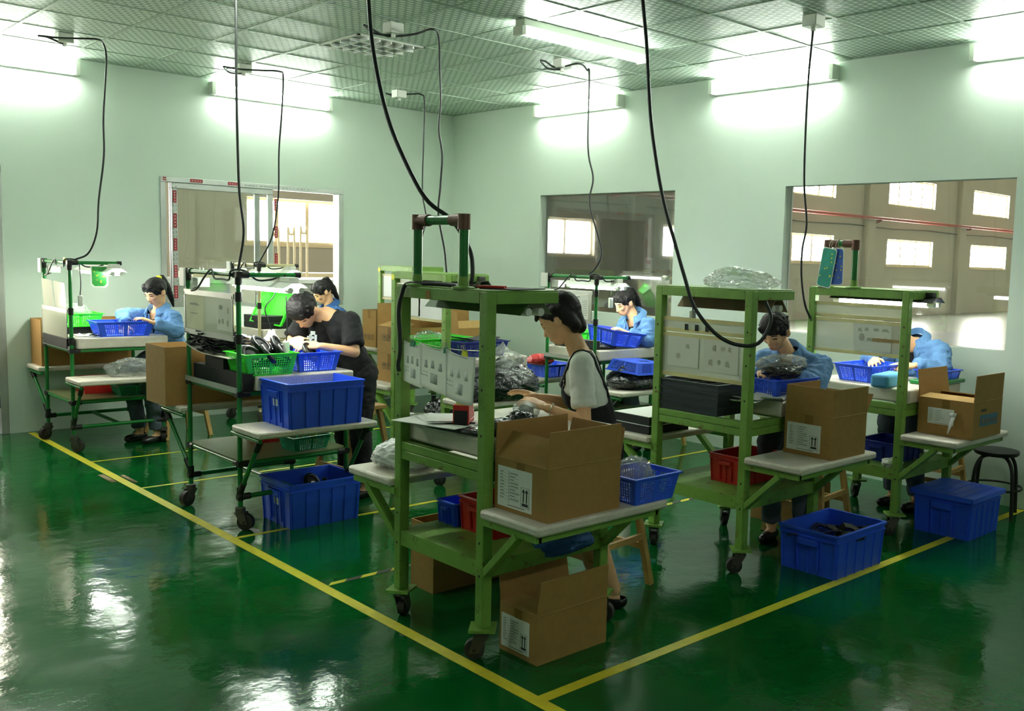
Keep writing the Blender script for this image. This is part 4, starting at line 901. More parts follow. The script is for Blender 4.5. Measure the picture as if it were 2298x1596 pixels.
# work sheets in front of the clouded panels, panel haze painted into their colours
def stuck(label, x, y0, y1, z0, z1, shapes, m='paper'):
    o = thing('work_sheet', label, 'paper', (x, (y0+y1)/2, (z0+z1)/2)); w_ = abs(y1-y0)/2; h_ = (z1-z0)/2
    box(-.0006, .0006, -w_, w_, -h_, h_).build('sheet', 'faintpaper' if m == 'paper' else m, o); b = MB()
    for i, (u, v, a, c) in enumerate(shapes):
        if i % 3 == 1: b.ball((-.001, u*w_, v*h_), (.0004, a*w_, c*h_), nu=14, nv=8)
        else: k = (.35, 0, .8)[i % 3]; b.hexa([(-.0014, (u-a)*w_, (v-c)*h_), (-.0006, (u-a)*w_, (v-c)*h_), (-.0006, (u+a)*w_, (v-c*.8)*h_), (-.0014, (u+a)*w_, (v-c*.8)*h_), (-.0014, (u-a*k)*w_, (v+c)*h_), (-.0006, (u-a*k)*w_, (v+c)*h_), (-.0006, (u+a*.9)*w_, (v+c*.7)*h_), (-.0014, (u+a*.9)*w_, (v+c*.7)*h_)])
    b.build('print', 'faintink', o); return o
stuck('sheet of printed part shapes on the clear panel of the hanging cable cart', -2.7085, -6.22, -6.46, 1.08, 1.26, ((-.5, .5, .1, .16), (-.1, .5, .12, .15), (.4, .5, .1, .18), (-.4, -.4, .14, .2), (.1, -.35, .1, .16), (.6, -.4, .12, .2)))
stuck('second sheet of printed part shapes on the panel of the hanging cable cart', -2.7085, -5.95, -6.18, 1.09, 1.26, ((-.3, .4, .12, .16), (.3, -.3, .14, .2)))
for i in range(3): tag(box(-2.7135, -2.712, -6.10-.075*i, -6.075-.075*i, 1.30, 1.335).build('black_swatch', 'black'), ('leftmost small black swatch on the panel of the hanging cable cart', 'middle small black swatch on the panel of the hanging cable cart', 'right small black swatch on the panel of the hanging cable cart')[i], 'swatch')
stuck('sheet of grey part shapes on the panel of the rightmost cart', -1.3385, -6.33, -6.60, 1.15, 1.32, ((-.7, .62, .2, .13), (-.2, .62, .16, .13), (.3, .62, .1, .14), (.65, .55, .12, .15), (-.7, -.1, .18, .14), (-.3, -.12, .12, .15), (.1, -.12, .18, .13), (.55, .0, .16, .3)))
tag(box(-1.3445, -1.343, -6.66, -6.47, 1.215, 1.235).build('brown_tape_strip', mat('brown_tape_strip', (150, 124, 74), .4)), 'strip of brown tape across the printed sheet of the rightmost cart', 'tape')
stuck('sheet of printed part shapes at the right of the panel with blue crates', -4.4235, -3.82, -4.03, 1.19, 1.38, ((-.5, .3, .08, .2), (.5, .45, .26, .16), (-.45, -.5, .12, .2), (.2, -.4, .18, .16), (.7, -.45, .14, .16)))
stuck('yellowed blank sheet at the left of the panel with blue crates', -4.4235, -3.35, -3.62, 1.17, 1.38, ((0, .5, .6, .08), (.1, -.05, .5, .03)), mat('yellowed_paper', (214, 212, 180), .7))
for lb, y0, y1, zt in (('clear sleeve standing at the left above the panel of the leftmost cart', -.455, -.76, 1.385), ('glossy clear sleeve standing at the right above the panel of the leftmost cart', -.79, -1.10, 1.375)):
    b = MB(); b.hexa([(-4.498, y1, 1.13), (-4.496, y1, 1.13), (-4.496, y0, 1.13), (-4.498, y0, 1.13), (-4.515, y1, zt-.01), (-4.513, y1, zt-.01), (-4.508, y0, zt), (-4.51, y0, zt)]); tag(b.build('film_sleeve', 'acryl'), lb, 'sleeve')
# rightmost cart
o = tag(box(-.15, .15, -.06, .06, 0, .085).build('foam_brick', 'sponge', bevel=.02), 'light blue foam brick on the rightmost table', 'foam'); o.location = (-1.23, -6.53, TZ); o.rotation_euler = (0, 0, .15)
tag(box(-.98, -.56, -6.74, -6.55, TZ, TZ+.03).build('green_tray', 'tube', bevel=.008), 'flat dark green tray at the front edge of the rightmost table', 'tray')
blob('work_glove', 'white cotton glove on the shelf of the rightmost cart', 'glove', (-1.27, -6.62, .42), (.07, .055, .03), 'tee', 51, .3, 3, .12)
for i in range(2):
    o = thing('hang_card', ('teal card with white edge hanging from the handle of the rightmost cart', 'blue card hanging behind the teal card on the rightmost cart')[i], 'card', (-1.375-.012*(1-i), -6.155-.04*i, 1.80))
    R_ = MX.Rotation((.16, -.02)[i], 3, 'X'); hh = .26-.02*i; ww = .055
    def rr(w_, z0, z1, x0, x1):
        b = MB(); pts = []; r_ = .018
        for (cy, cz, a0) in ((w_-r_, z1-r_, 0), (-w_+r_, z1-r_, pi/2), (-w_+r_, z0+r_, pi), (w_-r_, z0+r_, 3*pi/2)):
            for k in range(5): a = a0+k*pi/8; pts.append((cy+r_*cos(a), cz+r_*sin(a)))
        A = [b.bm.verts.new(R_ @ V((x0, y, z))) for y, z in pts]; B = [b.bm.verts.new(R_ @ V((x1, y, z))) for y, z in pts]
        b.bm.faces.new(A); b.bm.faces.new(B[::-1])
        for k in range(len(A)): b.bm.faces.new((A[k], B[k], B[(k+1) % len(A)], A[(k+1) % len(A)]))
        return b
    rr(ww, -hh, 0, -.001, .001).build('card_edge', 'paper', o); c = rr(ww-.006, -hh+.006, -.006, -.0018, -.001)
    c.build('card_face', ('cardteal', 'cardblue')[i], o)
    b = MB(); random.seed(i+8)
    for k in range(9): y = random.uniform(-.04, .04); z = random.uniform(-hh+.03, -.03); q = R_ @ V((-.0022, y, z)); b.ball(q, (.0006, .005, .005), nu=8, nv=6)
    b.build('printed_spot', 'ysticker', o)
    MB().tube(smooth_path([(0, 0, -.012), (-.004, .006, .02), (.012, .0, .048), (.006, -.006, .02), (0, 0, -.012)], 4), .0015, 5).build('hook_ring', 'brass', o)
o = thing('hang_card', 'green card with a white edge hanging from the arm of the leftmost cart', 'card', (-4.27, -1.155, 1.508))
def rcard(y, w_, z0, z1, t0, t1):
    b = MB(); b.hexa([(-w_, t0, z0+.02), (-w_+.02, t0, z0), (-w_+.02, t1, z0), (-w_, t1, z0+.02), (-w_, t0, z1), (-w_+.02, t0, z1), (-w_+.02, t1, z1), (-w_, t1, z1)]); b.hexa([(w_-.02, t0, z0), (w_, t0, z0+.02), (w_, t1, z0+.02), (w_-.02, t1, z0), (w_-.02, t0, z1), (w_, t0, z1), (w_, t1, z1), (w_-.02, t1, z1)])
    b.box(-w_+.02, w_-.02, t0, t1, z0, z1); return b
rcard(0, .065, -.175, 0, -.001, .001).build('card_edge', 'paper', o); rcard(0, .055, -.164, -.008, -.0018, -.001).build('card_face', 'cardgreen', o)
b = MB(); random.seed(3)
for k in range(8): b.ball((random.uniform(-.04, .04), -.002, random.uniform(-.14, -.03)), (.005, .0008, .005), nu=8, nv=6)
b.build('printed_spot', 'ysticker', o)
# leftmost cart
tag(box(-4.42, -4.20, -.72, -.54, TZ, .984).build('foam_block', 'black', bevel=.004), 'black foam block under the bright green basket, leftmost cart', 'foam')
blob('clear_bag', 'clear bag bulging out of the green basket on the leftmost cart', 'bag', (-4.32, -.63, .995), (.11, .09, .10), 'film', 61, .25, 3, .15)
o = thing('foam_slab', 'black foam slab across the panel end of the leftmost cart', 'foam', (-4.49, -.775, .837)); box(-.02, .028, -.335, .335, 0, .085).build('foam', 'black', o, bevel=.004)
for i, (x, y, a) in enumerate(((-4.38, -1.02, .2), (-4.33, -1.06, -.5))):
    sheet('paper_strip', ('white strip of paper curling on the leftmost table', 'second white strip of paper on the leftmost table')[i], 'paper', (x, y, TZ+.002+.004*i), .15, .05, rz=a, curl=.022)
for i, (x, y) in enumerate(((-4.30, -.94), (-4.27, -1.0), (-4.24, -.9))):
    blob('small_part', 'small dark part lying on the leftmost table by the baskets', 'part', (x, y, TZ), (.022, .018, .008), 'blackgloss', 62+i, .3, 3, .1, 3, group='loose parts on the leftmost table')
blob('clear_bag', 'clear crumpled bag on the near wing of the leftmost cart', 'bag', (-4.08, -1.30, .62), (.16, .11, .075), 'film', 66, .25, 3, .18)
blob('plastic_bag', 'white plastic bag at the right end of the leftmost cart shelf', 'bag', (-3.83, -1.02, .423), (.09, .09, .085), 'milk', 67, .2, 3, .1)
def switch(label, x, y, z0, z1, m='white'):
    o = thing('cord_switch', label, 'cord switch', (x, y, z1)); MB().tube(smooth_path([(0, 0, z0-z1+.0), (.01, .01, (z0-z1)*.6), (.0, 0, 0)], 4), .004, 6).build('cord', 'cable', o)
    box(-.017, .017, -.014, .014, z0-z1-.085, z0-z1).build('switch_body', m, o, bevel=.006); return o
switch('white cord switch hanging from the leftmost cart lamp', -4.42, -1.17, 1.27, 1.52)
switch('white cord switch hanging from the lamp by the middle window', -1.12, -3.87, 1.36, 1.51)
switch('white cord switch hanging behind the hanging cable cart panel', -2.56, -6.0, 1.40, 1.49)
switch('white cord socket hanging in front of the worker in the black shirt', -4.07, -4.00, 1.12, 1.40)
# blue crate cart table: board, foam, stack of moulded plates, ear pads
o = thing('foam_slab', 'long black foam slab at the panel end of the cart with blue crates', 'foam', (-4.35, -3.72, .837)); box(-.032, .03, -.365, .38, 0, .105).build('foam', 'black', o, bevel=.005)
tag(box(-4.38, -4.23, -3.80, -3.52, TZ, 1.02).build('foam_block', 'black', bevel=.004), 'black foam block under the curved board of black plates', 'foam')
o = thing('curved_board', 'pale curved board carrying the stack of black plates', 'board', (-4.29, -3.63, 1.022), rz=0); b = MB(); n = 14
for i in range(n):
    u0, u1 = -1+2*i/n, -1+2*(i+1)/n; y0, y1 = u0*.34, u1*.34; z0, z1 = .05*max(0, u0)**2, .05*max(0, u1)**2
    b.hexa([(-.13, y0, z0), (.13, y0, z0), (.13, y1, z1), (-.13, y1, z1), (-.13, y0, z0+.005), (.13, y0, z0+.005), (.13, y1, z1+.005), (-.13, y1, z1+.005)])
b.build('board', 'wrap', o)
def plate():
    b = MB(); n = 12; ins = []; 
    for k in range(n):
        a = 2*pi*k/n; rx, ry = .088*(1+.15*cos(2*a)), .062*(1+.12*sin(3*a)); ins.append((rx*cos(a), ry*sin(a)))
    for k in range(n):
        p, q = ins[k], ins[(k+1) % n]; f = .62
        zz = lambda c: .012*(abs(c[0])/.075)**2
        b.hexa([(p[0]*f, p[1]*f, zz(p)*f), (p[0], p[1], zz(p)), (q[0], q[1], zz(q)), (q[0]*f, q[1]*f, zz(q)*f), (p[0]*f, p[1]*f, zz(p)*f+.007), (p[0], p[1], zz(p)+.005), (q[0], q[1], zz(q)+.005), (q[0]*f, q[1]*f, zz(q)*f+.007)])
    return b
proto = plate().build('moulded_plate', 'blackgloss'); tag(proto, 'glossy black moulded plate in the spread stack on the curved board', 'plate', 'black moulded plates on the curved board')
random.seed(11); first = True
for s, (x, y, n) in enumerate(((-4.34, -3.38, 10), (-4.26, -3.45, 10), (-4.35, -3.54, 11), (-4.25, -3.60, 10), (-4.34, -3.70, 10), (-4.25, -3.77, 9))):
    for k in range(n):
        o = proto if first else proto.copy()
        if not first: COL.objects.link(o)
        first = False; bz = 1.028+(.05*max(0, (y+3.63)/.34)**2)
        o.location = (x+random.uniform(-.012, .012), y+random.uniform(-.012, .012), bz+.0115*k); o.rotation_euler = (random.uniform(-.06, .06), random.uniform(-.06, .06), random.uniform(0, 6))
def ear_pad():
    t = bpy.data.objects.new('ear_pad', None); COL.objects.link(t)
    b = MB(); pts = [(.045*cos(a), .06*sin(a), .0) for a in [2*pi*k/24 for k in range(25)]]; b.tube(pts, .015, 10).build('cushion', 'blackgloss', t)
    b = MB(); b.ball((0, 0, -.006), (.046, .061, .014)).build('cup', 'black', t); box(-.014, .014, -.008, .008, .004, .009).build('slot', 'blackgloss', t)
    return t
ep = ear_pad(); tag(ep, 'black oval ear pad heaped in the green basket', 'ear pad', 'ear pads in the green basket'); random.seed(5)
for i, (x, y, z, rx, ry, rz) in enumerate(((-4.30, -4.02, 1.045, .9, -.5, .3), (-4.21, -4.05, 1.05, .9, .3, .9), (-4.10, -4.03, 1.05, .8, .6, .6), (-4.27, -3.92, 1.065, .2, -.3, 1.2), (-4.17, -3.93, 1.085, .4, .2, .2), (-4.07, -3.93, 1.06, -.2, .6, 1), (-4.22, -3.98, 1.105, .7, -.2, .7), (-4.12, -3.98, 1.095, .9, .5, .4), (-4.15, -3.88, 1.05, -.4, .3, 0), (-4.2, -3.97, .985, .1, .1, 0), (-4.1, -3.95, .985, .1, -.2, 1), (-4.27, -3.97, .985, -.1, .1, 1))):
    o = ep if i == 0 else copy_tree(ep); o.location = (x, y, z); o.rotation_euler = (rx, ry, rz)
o = thing('spot_lamp', 'small lit spot lamp above the ear pads', 'lamp', (-4.10, -3.86, 1.10)); b = MB().lathe((0, 0, .02), [(.0, .06), (.018, .058), (.028, .03), (.05, .005), (.052, 0)], 20).build('shade', 'white', o); MB().ball((0, 0, .024), (.042, .042, .012)).build('bulb', 'workon', o)
MB().tube(smooth_path([(0, 0, .08), (-.02, .0, .14), (-.045, -.01, .22), (.0, -.03, .29), (.01, -.05, .335)], 4), .004, 6).build('cord', 'cable', o)
o = copy_tree(ep); o.location = (-3.87, -3.92, 1.035); o.rotation_euler = (.9, .2, .4); tag(o, 'black ear pad standing up in the bright blue basket', 'ear pad'); 
if 'group' in o: del o['group']
blob('green_bag', 'yellow green bag on the shelf of the cart with blue crates', 'bag', (-3.76, -3.80, .423), (.08, .09, .065), 'greenbag', 71, .2, 3, .1)
# cream pipe cart table
for i in range(2): tag(box(-2.77, -2.45, -.86+.02*i, -.46, TZ+.061*i, TZ+.06+.061*i).build('foam_block', 'black', bevel=.004), ('lower black foam block on the cream cart table', 'upper black foam block on the cream cart table')[i], 'foam')
blob('bagged_parts', 'film packet of dark parts under the tipped green basket', 'packet', (-2.36, -.74, TZ), (.10, .09, .05), 'blackbag', 81, .2, 3, .1)
for i, (x, y) in enumerate(((-2.32, -6.68), (-2.16, -6.72), (-2.05, -6.80), (-2.28, -6.85), (-2.13, -6.86))):
    o = proto.copy(); COL.objects.link(o); o.location = (x, y, .165+.008*(i % 3)); o.scale = (1.3, 1.3, 1.3); o.rotation_euler = (.1*(i-2), .1, i); tag(o, 'glossy black part lying in the open blue crate at the right', 'part', 'black parts in the right floor crate')
tag(box(-2.39, -1.95, -6.92, -6.61, .02, .16).build('parts_fill', 'blackbag', bevel=.01), 'black parts filling the open blue crate on the floor at right', 'parts')['kind'] = 'stuff'
for i, (x, y) in enumerate(((-3.9, -4.0), (-3.85, -4.15))):
    o = copy_tree(ep); o.location = (x, y, .20); o.rotation_euler = (.8, .3, i); tag(o, 'black ear pad in the open blue crate on the floor at left', 'ear pad', 'ear pads in the left floor crate')
tag(box(-4.12, -3.78, -4.22, -3.94, .02, .14).build('parts_fill', 'blackbag', bevel=.01), 'black parts in the bottom of the open blue crate at left', 'parts')['kind'] = 'stuff'
# stools
def stool(label, x, y, h=.60, rz=0, s=.16, m='wood'):
    o = thing('wooden_stool', label, 'stool', (x, y, 0), rz); box(-s, s, -s, s, h-.03, h).build('seat', m, o, bevel=.006); k = s*1.25
    for a in (-1, 1):
        for c in (-1, 1): MB().bar((a*k, c*k, 0), (a*s*.75, c*s*.75, h-.03), .032).build('leg', m, o)
    b = MB()
    for a in (-1, 1): b.bar((a*k*.9, -k*.9, .2), (a*k*.9, k*.9, .2), .02, .03).bar((-k*.87, a*k*.87, .26), (k*.87, a*k*.87, .26), .02, .03)
    b.build('stretcher', m, o); return o
stool('wooden stool under the woman in black dungarees', -3.43, -6.15, .62, .1)
stool('wooden stool under the man in the black shirt', -3.38, -3.62, .62, .1)
stool('wooden stool under the leftmost worker', -3.56, -.86, .62, .1)
stool('wooden stool under the man with the black collar', -1.68, -6.28, .62, .1)
stool('wooden stool under the rightmost worker', -.33, -6.42, .62, .1)
stool('wooden stool under the worker by the middle window', -.40, -3.76, .62, .1)
stool('wooden stool under the worker behind the man in the black shirt', -1.80, -.70, .62, .1)
o = thing('round_stool', 'black round stool with bent metal legs at the right edge', 'stool', (-.31, -6.88, 0)); MB().lathe((0, 0, .455), [(.0, 0), (.17, 0), (.225, .02), (.235, .06), (.225, .105), (.1, .115), (0, .115)], 28).build('seat', 'black', o)
MB().lathe((0, 0, .425), [(.14, 0), (.15, .01), (.15, .028), (.14, .03)], 24).build('seat_ring', 'joint', o)
for i in range(4):
    a = pi/4+i*pi/2+.3; c, s_ = cos(a), sin(a); MB().tube(smooth_path([(c*.03, s_*.03, .42), (c*.10, s_*.10, .415), (c*.15, s_*.15, .37), (c*.175, s_*.175, .27), (c*.19, s_*.19, 0.0)], 4), .0125, 10).build('leg', 'joint', o)
b = MB(); b.tube([(.178*cos(k*pi/12), .178*sin(k*pi/12), .2) for k in range(25)], .008, 8); b.build('foot_ring', 'joint', o)

# cords wound along the top bars of the pipe carts
for lb, x, y1, y2 in (('black lamp cord looped along the top bar of the leftmost cart', -4.48, -.42, -1.13), ('black lamp cord looped along the top bar of the cart with blue crates', -4.40, -3.32, -4.07), ('black lamp cord looped along the top bar of the cream pipe cart', -2.80, -.28, -.87), ('black lamp cord looped along the top bar of the cart by the middle window', -1.33, -3.31, -3.91)):
    d = y2-y1; P_ = [(x+.06, y1-.05, 1.44), (x-.02, y1-.10, 1.41), (x-.024, y1+d*.28, 1.43), (x-.024, y1+d*.42, 1.50), (x-.02, y1+d*.55, 1.552), (x-.022, y1+d*.62, 1.50), (x-.02, y1+d*.75, 1.50), (x-.022, y1+d*.9, 1.50), (x-.02, y2+.05, 1.552), (x+.05, y2+.018, 1.552), (x+.12, y2+.02, 1.50), (x+.2, y2+.022, 1.50), (x+.26, y2+.03, 1.515)]
    tag(MB().tube(smooth_path(P_, 5), .006, 7).build('lamp_cord', 'cable'), lb, 'cord')
tag(MB().tube([(-4.4995, -1.06, 1.545), (-4.496, -1.06, 1.545)], .028, 18).build('round_sticker', 'ysticker'), 'round yellow sticker on the top bar of the leftmost cart', 'sticker')
# ---------------------------------------------------------------- people
def fuse(b, voxel, sm=6, wr=0.0, wf=6, seed=0, keep=None, solid=0):
    """union of overlapping closed shapes as one smooth skin"""
    me = bpy.data.meshes.new('tmp'); bmesh.ops.recalc_face_normals(b.bm, faces=b.bm.faces); b.bm.to_mesh(me); b.bm.free()
    o = bpy.data.objects.new('tmp', me); COL.objects.link(o)
    r = o.modifiers.new('r', 'REMESH'); r.mode = 'VOXEL'; r.voxel_size = voxel
    s = o.modifiers.new('s', 'SMOOTH'); s.factor = .5; s.iterations = sm
    dg = bpy.context.evaluated_depsgraph_get(); dg.update(); out = bpy.data.meshes.new_from_object(o.evaluated_get(dg))
    bpy.data.objects.remove(o); bpy.data.meshes.remove(me)
    bm = bmesh.new(); bm.from_mesh(out); bm.normal_update()
    if wr:
        off = V((seed, seed*2.1, seed*.7)); new = []
        for v in bm.verts:
            q = v.co*wf+off; d = (1-2*abs(NZ.noise(V((q.x, q.y, q.z*1.6)))))+.7*(1-2*abs(NZ.noise(V((q.x, q.y, q.z*1.4))*2.6)))+.35*(1-2*abs(NZ.noise(q*5.1)))
            new.append(v.co+v.normal*wr*(d-.5))
        for v, c in zip(bm.verts, new): v.co = c
    if keep:
        bmesh.ops.delete(bm, geom=[f for f in bm.faces if not keep(f.calc_center_median())], context='FACES')
    bm.to_mesh(out); bm.free(); return out
def soften(me, n=6):     # even out the cut edges of a garment
    bm = bmesh.new(); bm.from_mesh(me); ed = [v for v in bm.verts if v.is_boundary]
    for i in range(n):
        new = [(v, sum((e.other_vert(v).co for e in v.link_edges if e.is_boundary), V())/max(1, sum(e.is_boundary for e in v.link_edges))) for v in ed]
        for v, c in new: v.co = v.co.lerp(c, .5)
    bm.to_mesh(me); bm.free(); return me
def place(nm, me, m, parent, base, solid=0):
    me.name = nm; me.materials.clear(); me.materials.append(K[m])
    for v in me.vertices: v.co = v.co-base
    for p in me.polygons: p.use_smooth = True; p.material_index = 0
    o = bpy.data.objects.new(nm, me); COL.objects.link(o); o.parent = parent
    if solid: md = o.modifiers.new('thickness', 'SOLIDIFY'); md.thickness = solid; md.offset = 1
    return o
def frame(phi, pitch, roll=0):
    f = V((cos(pitch)*cos(phi), cos(pitch)*sin(phi), -sin(pitch))); s = V((-sin(phi), cos(phi), 0)); u = f.cross(s)
    s, u = s*cos(roll)+u*sin(roll), u*cos(roll)-s*sin(roll); return f, s, u       # forward, left, up
def hand(b, wr, d, n, side, curl=.5, sc=1.0, thumb=1):
    """wr wrist, d towards the knuckles, n out of the palm, side = direction of the thumb edge"""
    d = d.normalized(); s = (side-d*side.dot(d)).normalized(); n = d.cross(s); n = n if n.dot(V((0, 0, -1))) > 0 else -n
    kn = wr+d*.085*sc
    for o_ in (-.026, -.009, .009, .026): b.rc(wr+s*o_*.7*sc+d*.01, .0145*sc, kn+s*o_*sc, .0125*sc, 10)
    for i, ln in enumerate((.070, .078, .073, .056)):
        k = kn+s*(.030-.020*i)*sc; dr = (d+s*(.16-.11*i)).normalized(); a = curl*(.5+.12*i)
        p1 = k+(dr*cos(a)+n*sin(a))*ln*.45*sc; p2 = p1+(dr*cos(a*1.9)+n*sin(a*1.9))*ln*.33*sc; p3 = p2+(dr*cos(a*2.5)+n*sin(a*2.5))*ln*.24*sc
        b.rc(k, .0095*sc, p1, .0085*sc, 8).rc(p1, .0085*sc, p2, .0077*sc, 8).rc(p2, .0077*sc, p3, .0066*sc, 8)
    t0 = wr+d*.022*sc+s*.024*sc; t1 = t0+(d*.6+s*.65+n*.35).normalized()*.040*sc; t2 = t1+(d*.85+s*.2+n*.4).normalized()*.032*sc
    b.rc(t0, .014*sc, t1, .0105*sc, 8).rc(t1, .0105*sc, t2, .008*sc, 8)
def person(label, J, phi, hphi, hpitch, w, hroll=0, top='jacket', hair='tail', clothes='denim', legs='jeans', voxel=.0065, female=True, seed=1, hs=1.0, curl=(.5, .5), thumbL=None, thumbR=None, neckr=.047):
    J = {k: V(v) for k, v in J.items()}; base = V((J['pelvis'].x, J['pelvis'].y, 0))
    o = thing('person', label, 'person', base); f0, s0, _ = frame(phi, 0); F, S, U = frame(hphi, hpitch, hroll); hc = J['head']
    neck, pel = J['neck'], J['pelvis']; mid = neck-(neck-pel).normalized()*.055; sp = (mid-pel).normalized(); fw = (f0-sp*f0.dot(sp)).normalized()
    shL, shR = J.get('shL', mid+s0*w), J.get('shR', mid-s0*w); waist = mid.lerp(pel, .6)-fw*.01
    elL, elR, wrL, wrR = J['elL'], J['elR'], J['wrL'], J['wrR']; g = 1.0 if not female else .9
    def torso(b, i, hips=True):
        b.rc(shL-s0*.02, .05*g+i, shR+s0*.02, .05*g+i); b.rc(mid.lerp(shL, .3), .062*g+i, waist+s0*.05, .078*g+i); b.rc(mid.lerp(shR, .3), .062*g+i, waist-s0*.05, .078*g+i)
        for s in (1, -1):
            b.rc(mid+s0*s*w*.45-sp*.07+fw*.015, .078*g+i, waist+s0*s*.055, .074*g+i)
            if female: b.rc(mid+s0*s*.06-sp*.13+fw*.055, .05+i, mid+s0*s*.06-sp*.16+fw*.05, .05+i)
            if hips: b.rc(waist+s0*s*.05, .074*g+i, pel+s0*s*.065, .092+i)
        b.rc(neck-sp*.01, .05+i*.6, mid.lerp(shL, .55)+sp*.012, .04+i); b.rc(neck-sp*.01, .05+i*.6, mid.lerp(shR, .55)+sp*.012, .04+i)
    knL, knR = J.get('knL', pel+f0*.36+s0*.10-V((0, 0, .12))), J.get('knR', pel+f0*.36-s0*.10-V((0, 0, .12)))
    anL, anR = J.get('anL', V((knL.x, knL.y, .09))-f0*.10), J.get('anR', V((knR.x, knR.y, .09))-f0*.10)
    # ---- body: one continuous surface
    b = MB(); torso(b, 0); b.rc(neck-sp*.04, .054, hc-U*.05-F*.02, neckr)
    for a, e, ww in ((shL, elL, wrL), (shR, elR, wrR)): b.rc(a, .045*g, e, .036*g).rc(e, .037*g, ww, .0245*g)
    for h_, k, a, s in ((pel+s0*.075, knL, anL, 1), (pel-s0*.075, knR, anR, -1)):
        b.rc(h_, .078, k, .052).rc(k, .05, k.lerp(a, .3), .05).rc(k.lerp(a, .3)-f0*.008, .049, a, .034).rc(a-V((0, 0, .045)), .033, a+f0*.13-V((0, 0, .06)), .024)
    R = MX((F, S, U)).transposed()
    b.ball(hc-F*.012+U*.022, (.094*hs, .076*hs, .092*hs), R)
    b.rc(hc+F*.03+U*.01, .060*hs, hc+F*.046-U*.066, .036*hs); b.rc(hc+F*.05-U*.074+S*.012, .022, hc+F*.05-U*.074-S*.012, .022)
    for s in (1, -1):
        b.rc(hc+S*s*.042*hs-U*.005, .034, hc+F*.03+S*s*.026-U*.06, .026); b.rc(hc+F*.062+S*s*.034-U*.018, .020, hc+F*.058+S*s*.03-U*.028, .018)
        b.rc(hc-F*.022+S*s*.081*hs+U*.014, .010, hc-F*.010+S*s*.086*hs-U*.018, .010); b.ball(hc-F*.014+S*s*.080*hs-U*.004, (.018, .010, .028), R); b.ball(hc-F*.004+S*s*.079*hs-U*.026, (.010, .007, .011), R)
    b.rc(hc+F*.082+U*.004, .008, hc+F*.099-U*.028, .0115); b.ball(hc+F*.09-U*.034+S*.009, (.009, .007, .006), R); b.ball(hc+F*.09-U*.034-S*.009, (.009, .007, .006), R)
    b.rc(hc+F*.074+S*.03+U*.026, .010, hc+F*.074-S*.03+U*.026, .010)
    b.rc(hc+F*.080+S*.012-U*.055, .0085, hc+F*.080-S*.012-U*.055, .0085); b.rc(hc+F*.078+S*.010-U*.066, .009, hc+F*.078-S*.010-U*.066, .009)
    for wr, el, hk, sg, cu, th in ((wrL, elL, 'haL', -1, curl[0], thumbL), (wrR, elR, 'haR', 1, curl[1], thumbR)):
        d = (J[hk]-wr) if hk in J else (wr-el); d = d.normalized(); side = th if th is not None else s0*sg+V((0, 0, .35)); hand(b, wr+d*.015, d, None, side, cu, .95 if female else 1.05)
    me = fuse(b, voxel, 5); place('body', me, 'skin', o, base)
    # ---- face details
    def det(nm, m, *prims):
        q = MB()
        for (a, ra, c, rb) in prims: q.rc(a-base, ra, c-base, rb, 8)
        return q.build(nm, m, o)
    for s in (1, -1):
        e0 = hc+F*.079+S*s*.032+U*.006
        det('eye', 'eye', (e0+S*s*.014-F*.006-U*.002, .0028, e0, .0040), (e0, .0040, e0-S*s*.013+F*.0015-U*.003, .0028))
        det('eyebrow', 'hair', (e0+S*s*.018-F*.008+U*.019, .002, e0+U*.024+F*.003, .0034), (e0+U*.024+F*.003, .0034, e0-S*s*.014+F*.006+U*.020, .0028))
    det('lips', 'lip', (hc+F*.0855+S*.016-U*.0585-F*.005, .003, hc+F*.087-U*.056, .0052), (hc+F*.087-U*.056, .0052, hc+F*.0805-S*.016-U*.0585, .003), (hc+F*.084+S*.010-U*.065, .005, hc+F*.084-S*.010-U*.065, .005))
    # ---- hair
    b = MB(); q = hs
    if hair == 'bob':
        b.ball(hc-F*.030+U*.042, (.094*q, .085*q, .088*q), R)
        for s in (1, -1):
            b.rc(hc-F*.045+S*s*.058+U*.04, .045, hc-F*.070+S*s*.054-U*.062, .030); b.rc(hc-F*.02+S*s*.07+U*.05, .034, hc-F*.062+S*s*.070-U*.04, .026)
            b.rc(hc+F*.045+S*s*.034+U*.088, .030, hc+F*.048+S*s*.070+U*.056, .014); b.rc(hc+F*.045+S*s*.074+U*.055, .013, hc+F*.016+S*s*.088+U*.026, .006)
            b.rc(hc+F*.070+S*s*.03+U*.082, .020, hc+F*.096+S*s*.034+U*.060, .007)
        b.rc(hc-F*.075+U*.03, .052, hc-F*.074-U*.075, .034); b.rc(hc-F*.06+S*.04-U*.07, .026, hc-F*.06-S*.04-U*.07, .026); b.rc(hc+F*.080+U*.080, .016, hc+F*.104+U*.060, .008)
    else:
        b.ball(hc-F*.018+U*.034, (.098*q, .083*q, .090*q), R)
        for s in (1, -1):
            b.rc(hc+F*.045+S*s*.03+U*.075, .032, hc+F*.045+S*s*.058+U*.045, .018); b.rc(hc-F*.01+S*s*.062+U*.05, .032, hc-F*.03+S*s*.066-U*.004, .016); b.rc(hc+F*.02+S*s*.07+U*.03, .014, hc+F*.018+S*s*.075-U*.006, .006)
        b.rc(hc-F*.07+U*.03, .045, hc-F*.07-U*.04, .03)
        if hair == 'tail':
            t = hc-F*.085+U*.085*.75; b.ball(t, (.03, .03, .03)); d = (-F*.5+V((0, 0, -1))*.9).normalized(); p = t-F*.035
            b.rc(t, .022, p+U*.01, .026).rc(p+U*.01, .026, p+d*.09, .031).rc(p+d*.09, .031, p+d*.17+V((0, 0, -.03)), .022).rc(p+d*.17+V((0, 0, -.03)), .022, p+d*.21+V((0, 0, -.07)), .007)
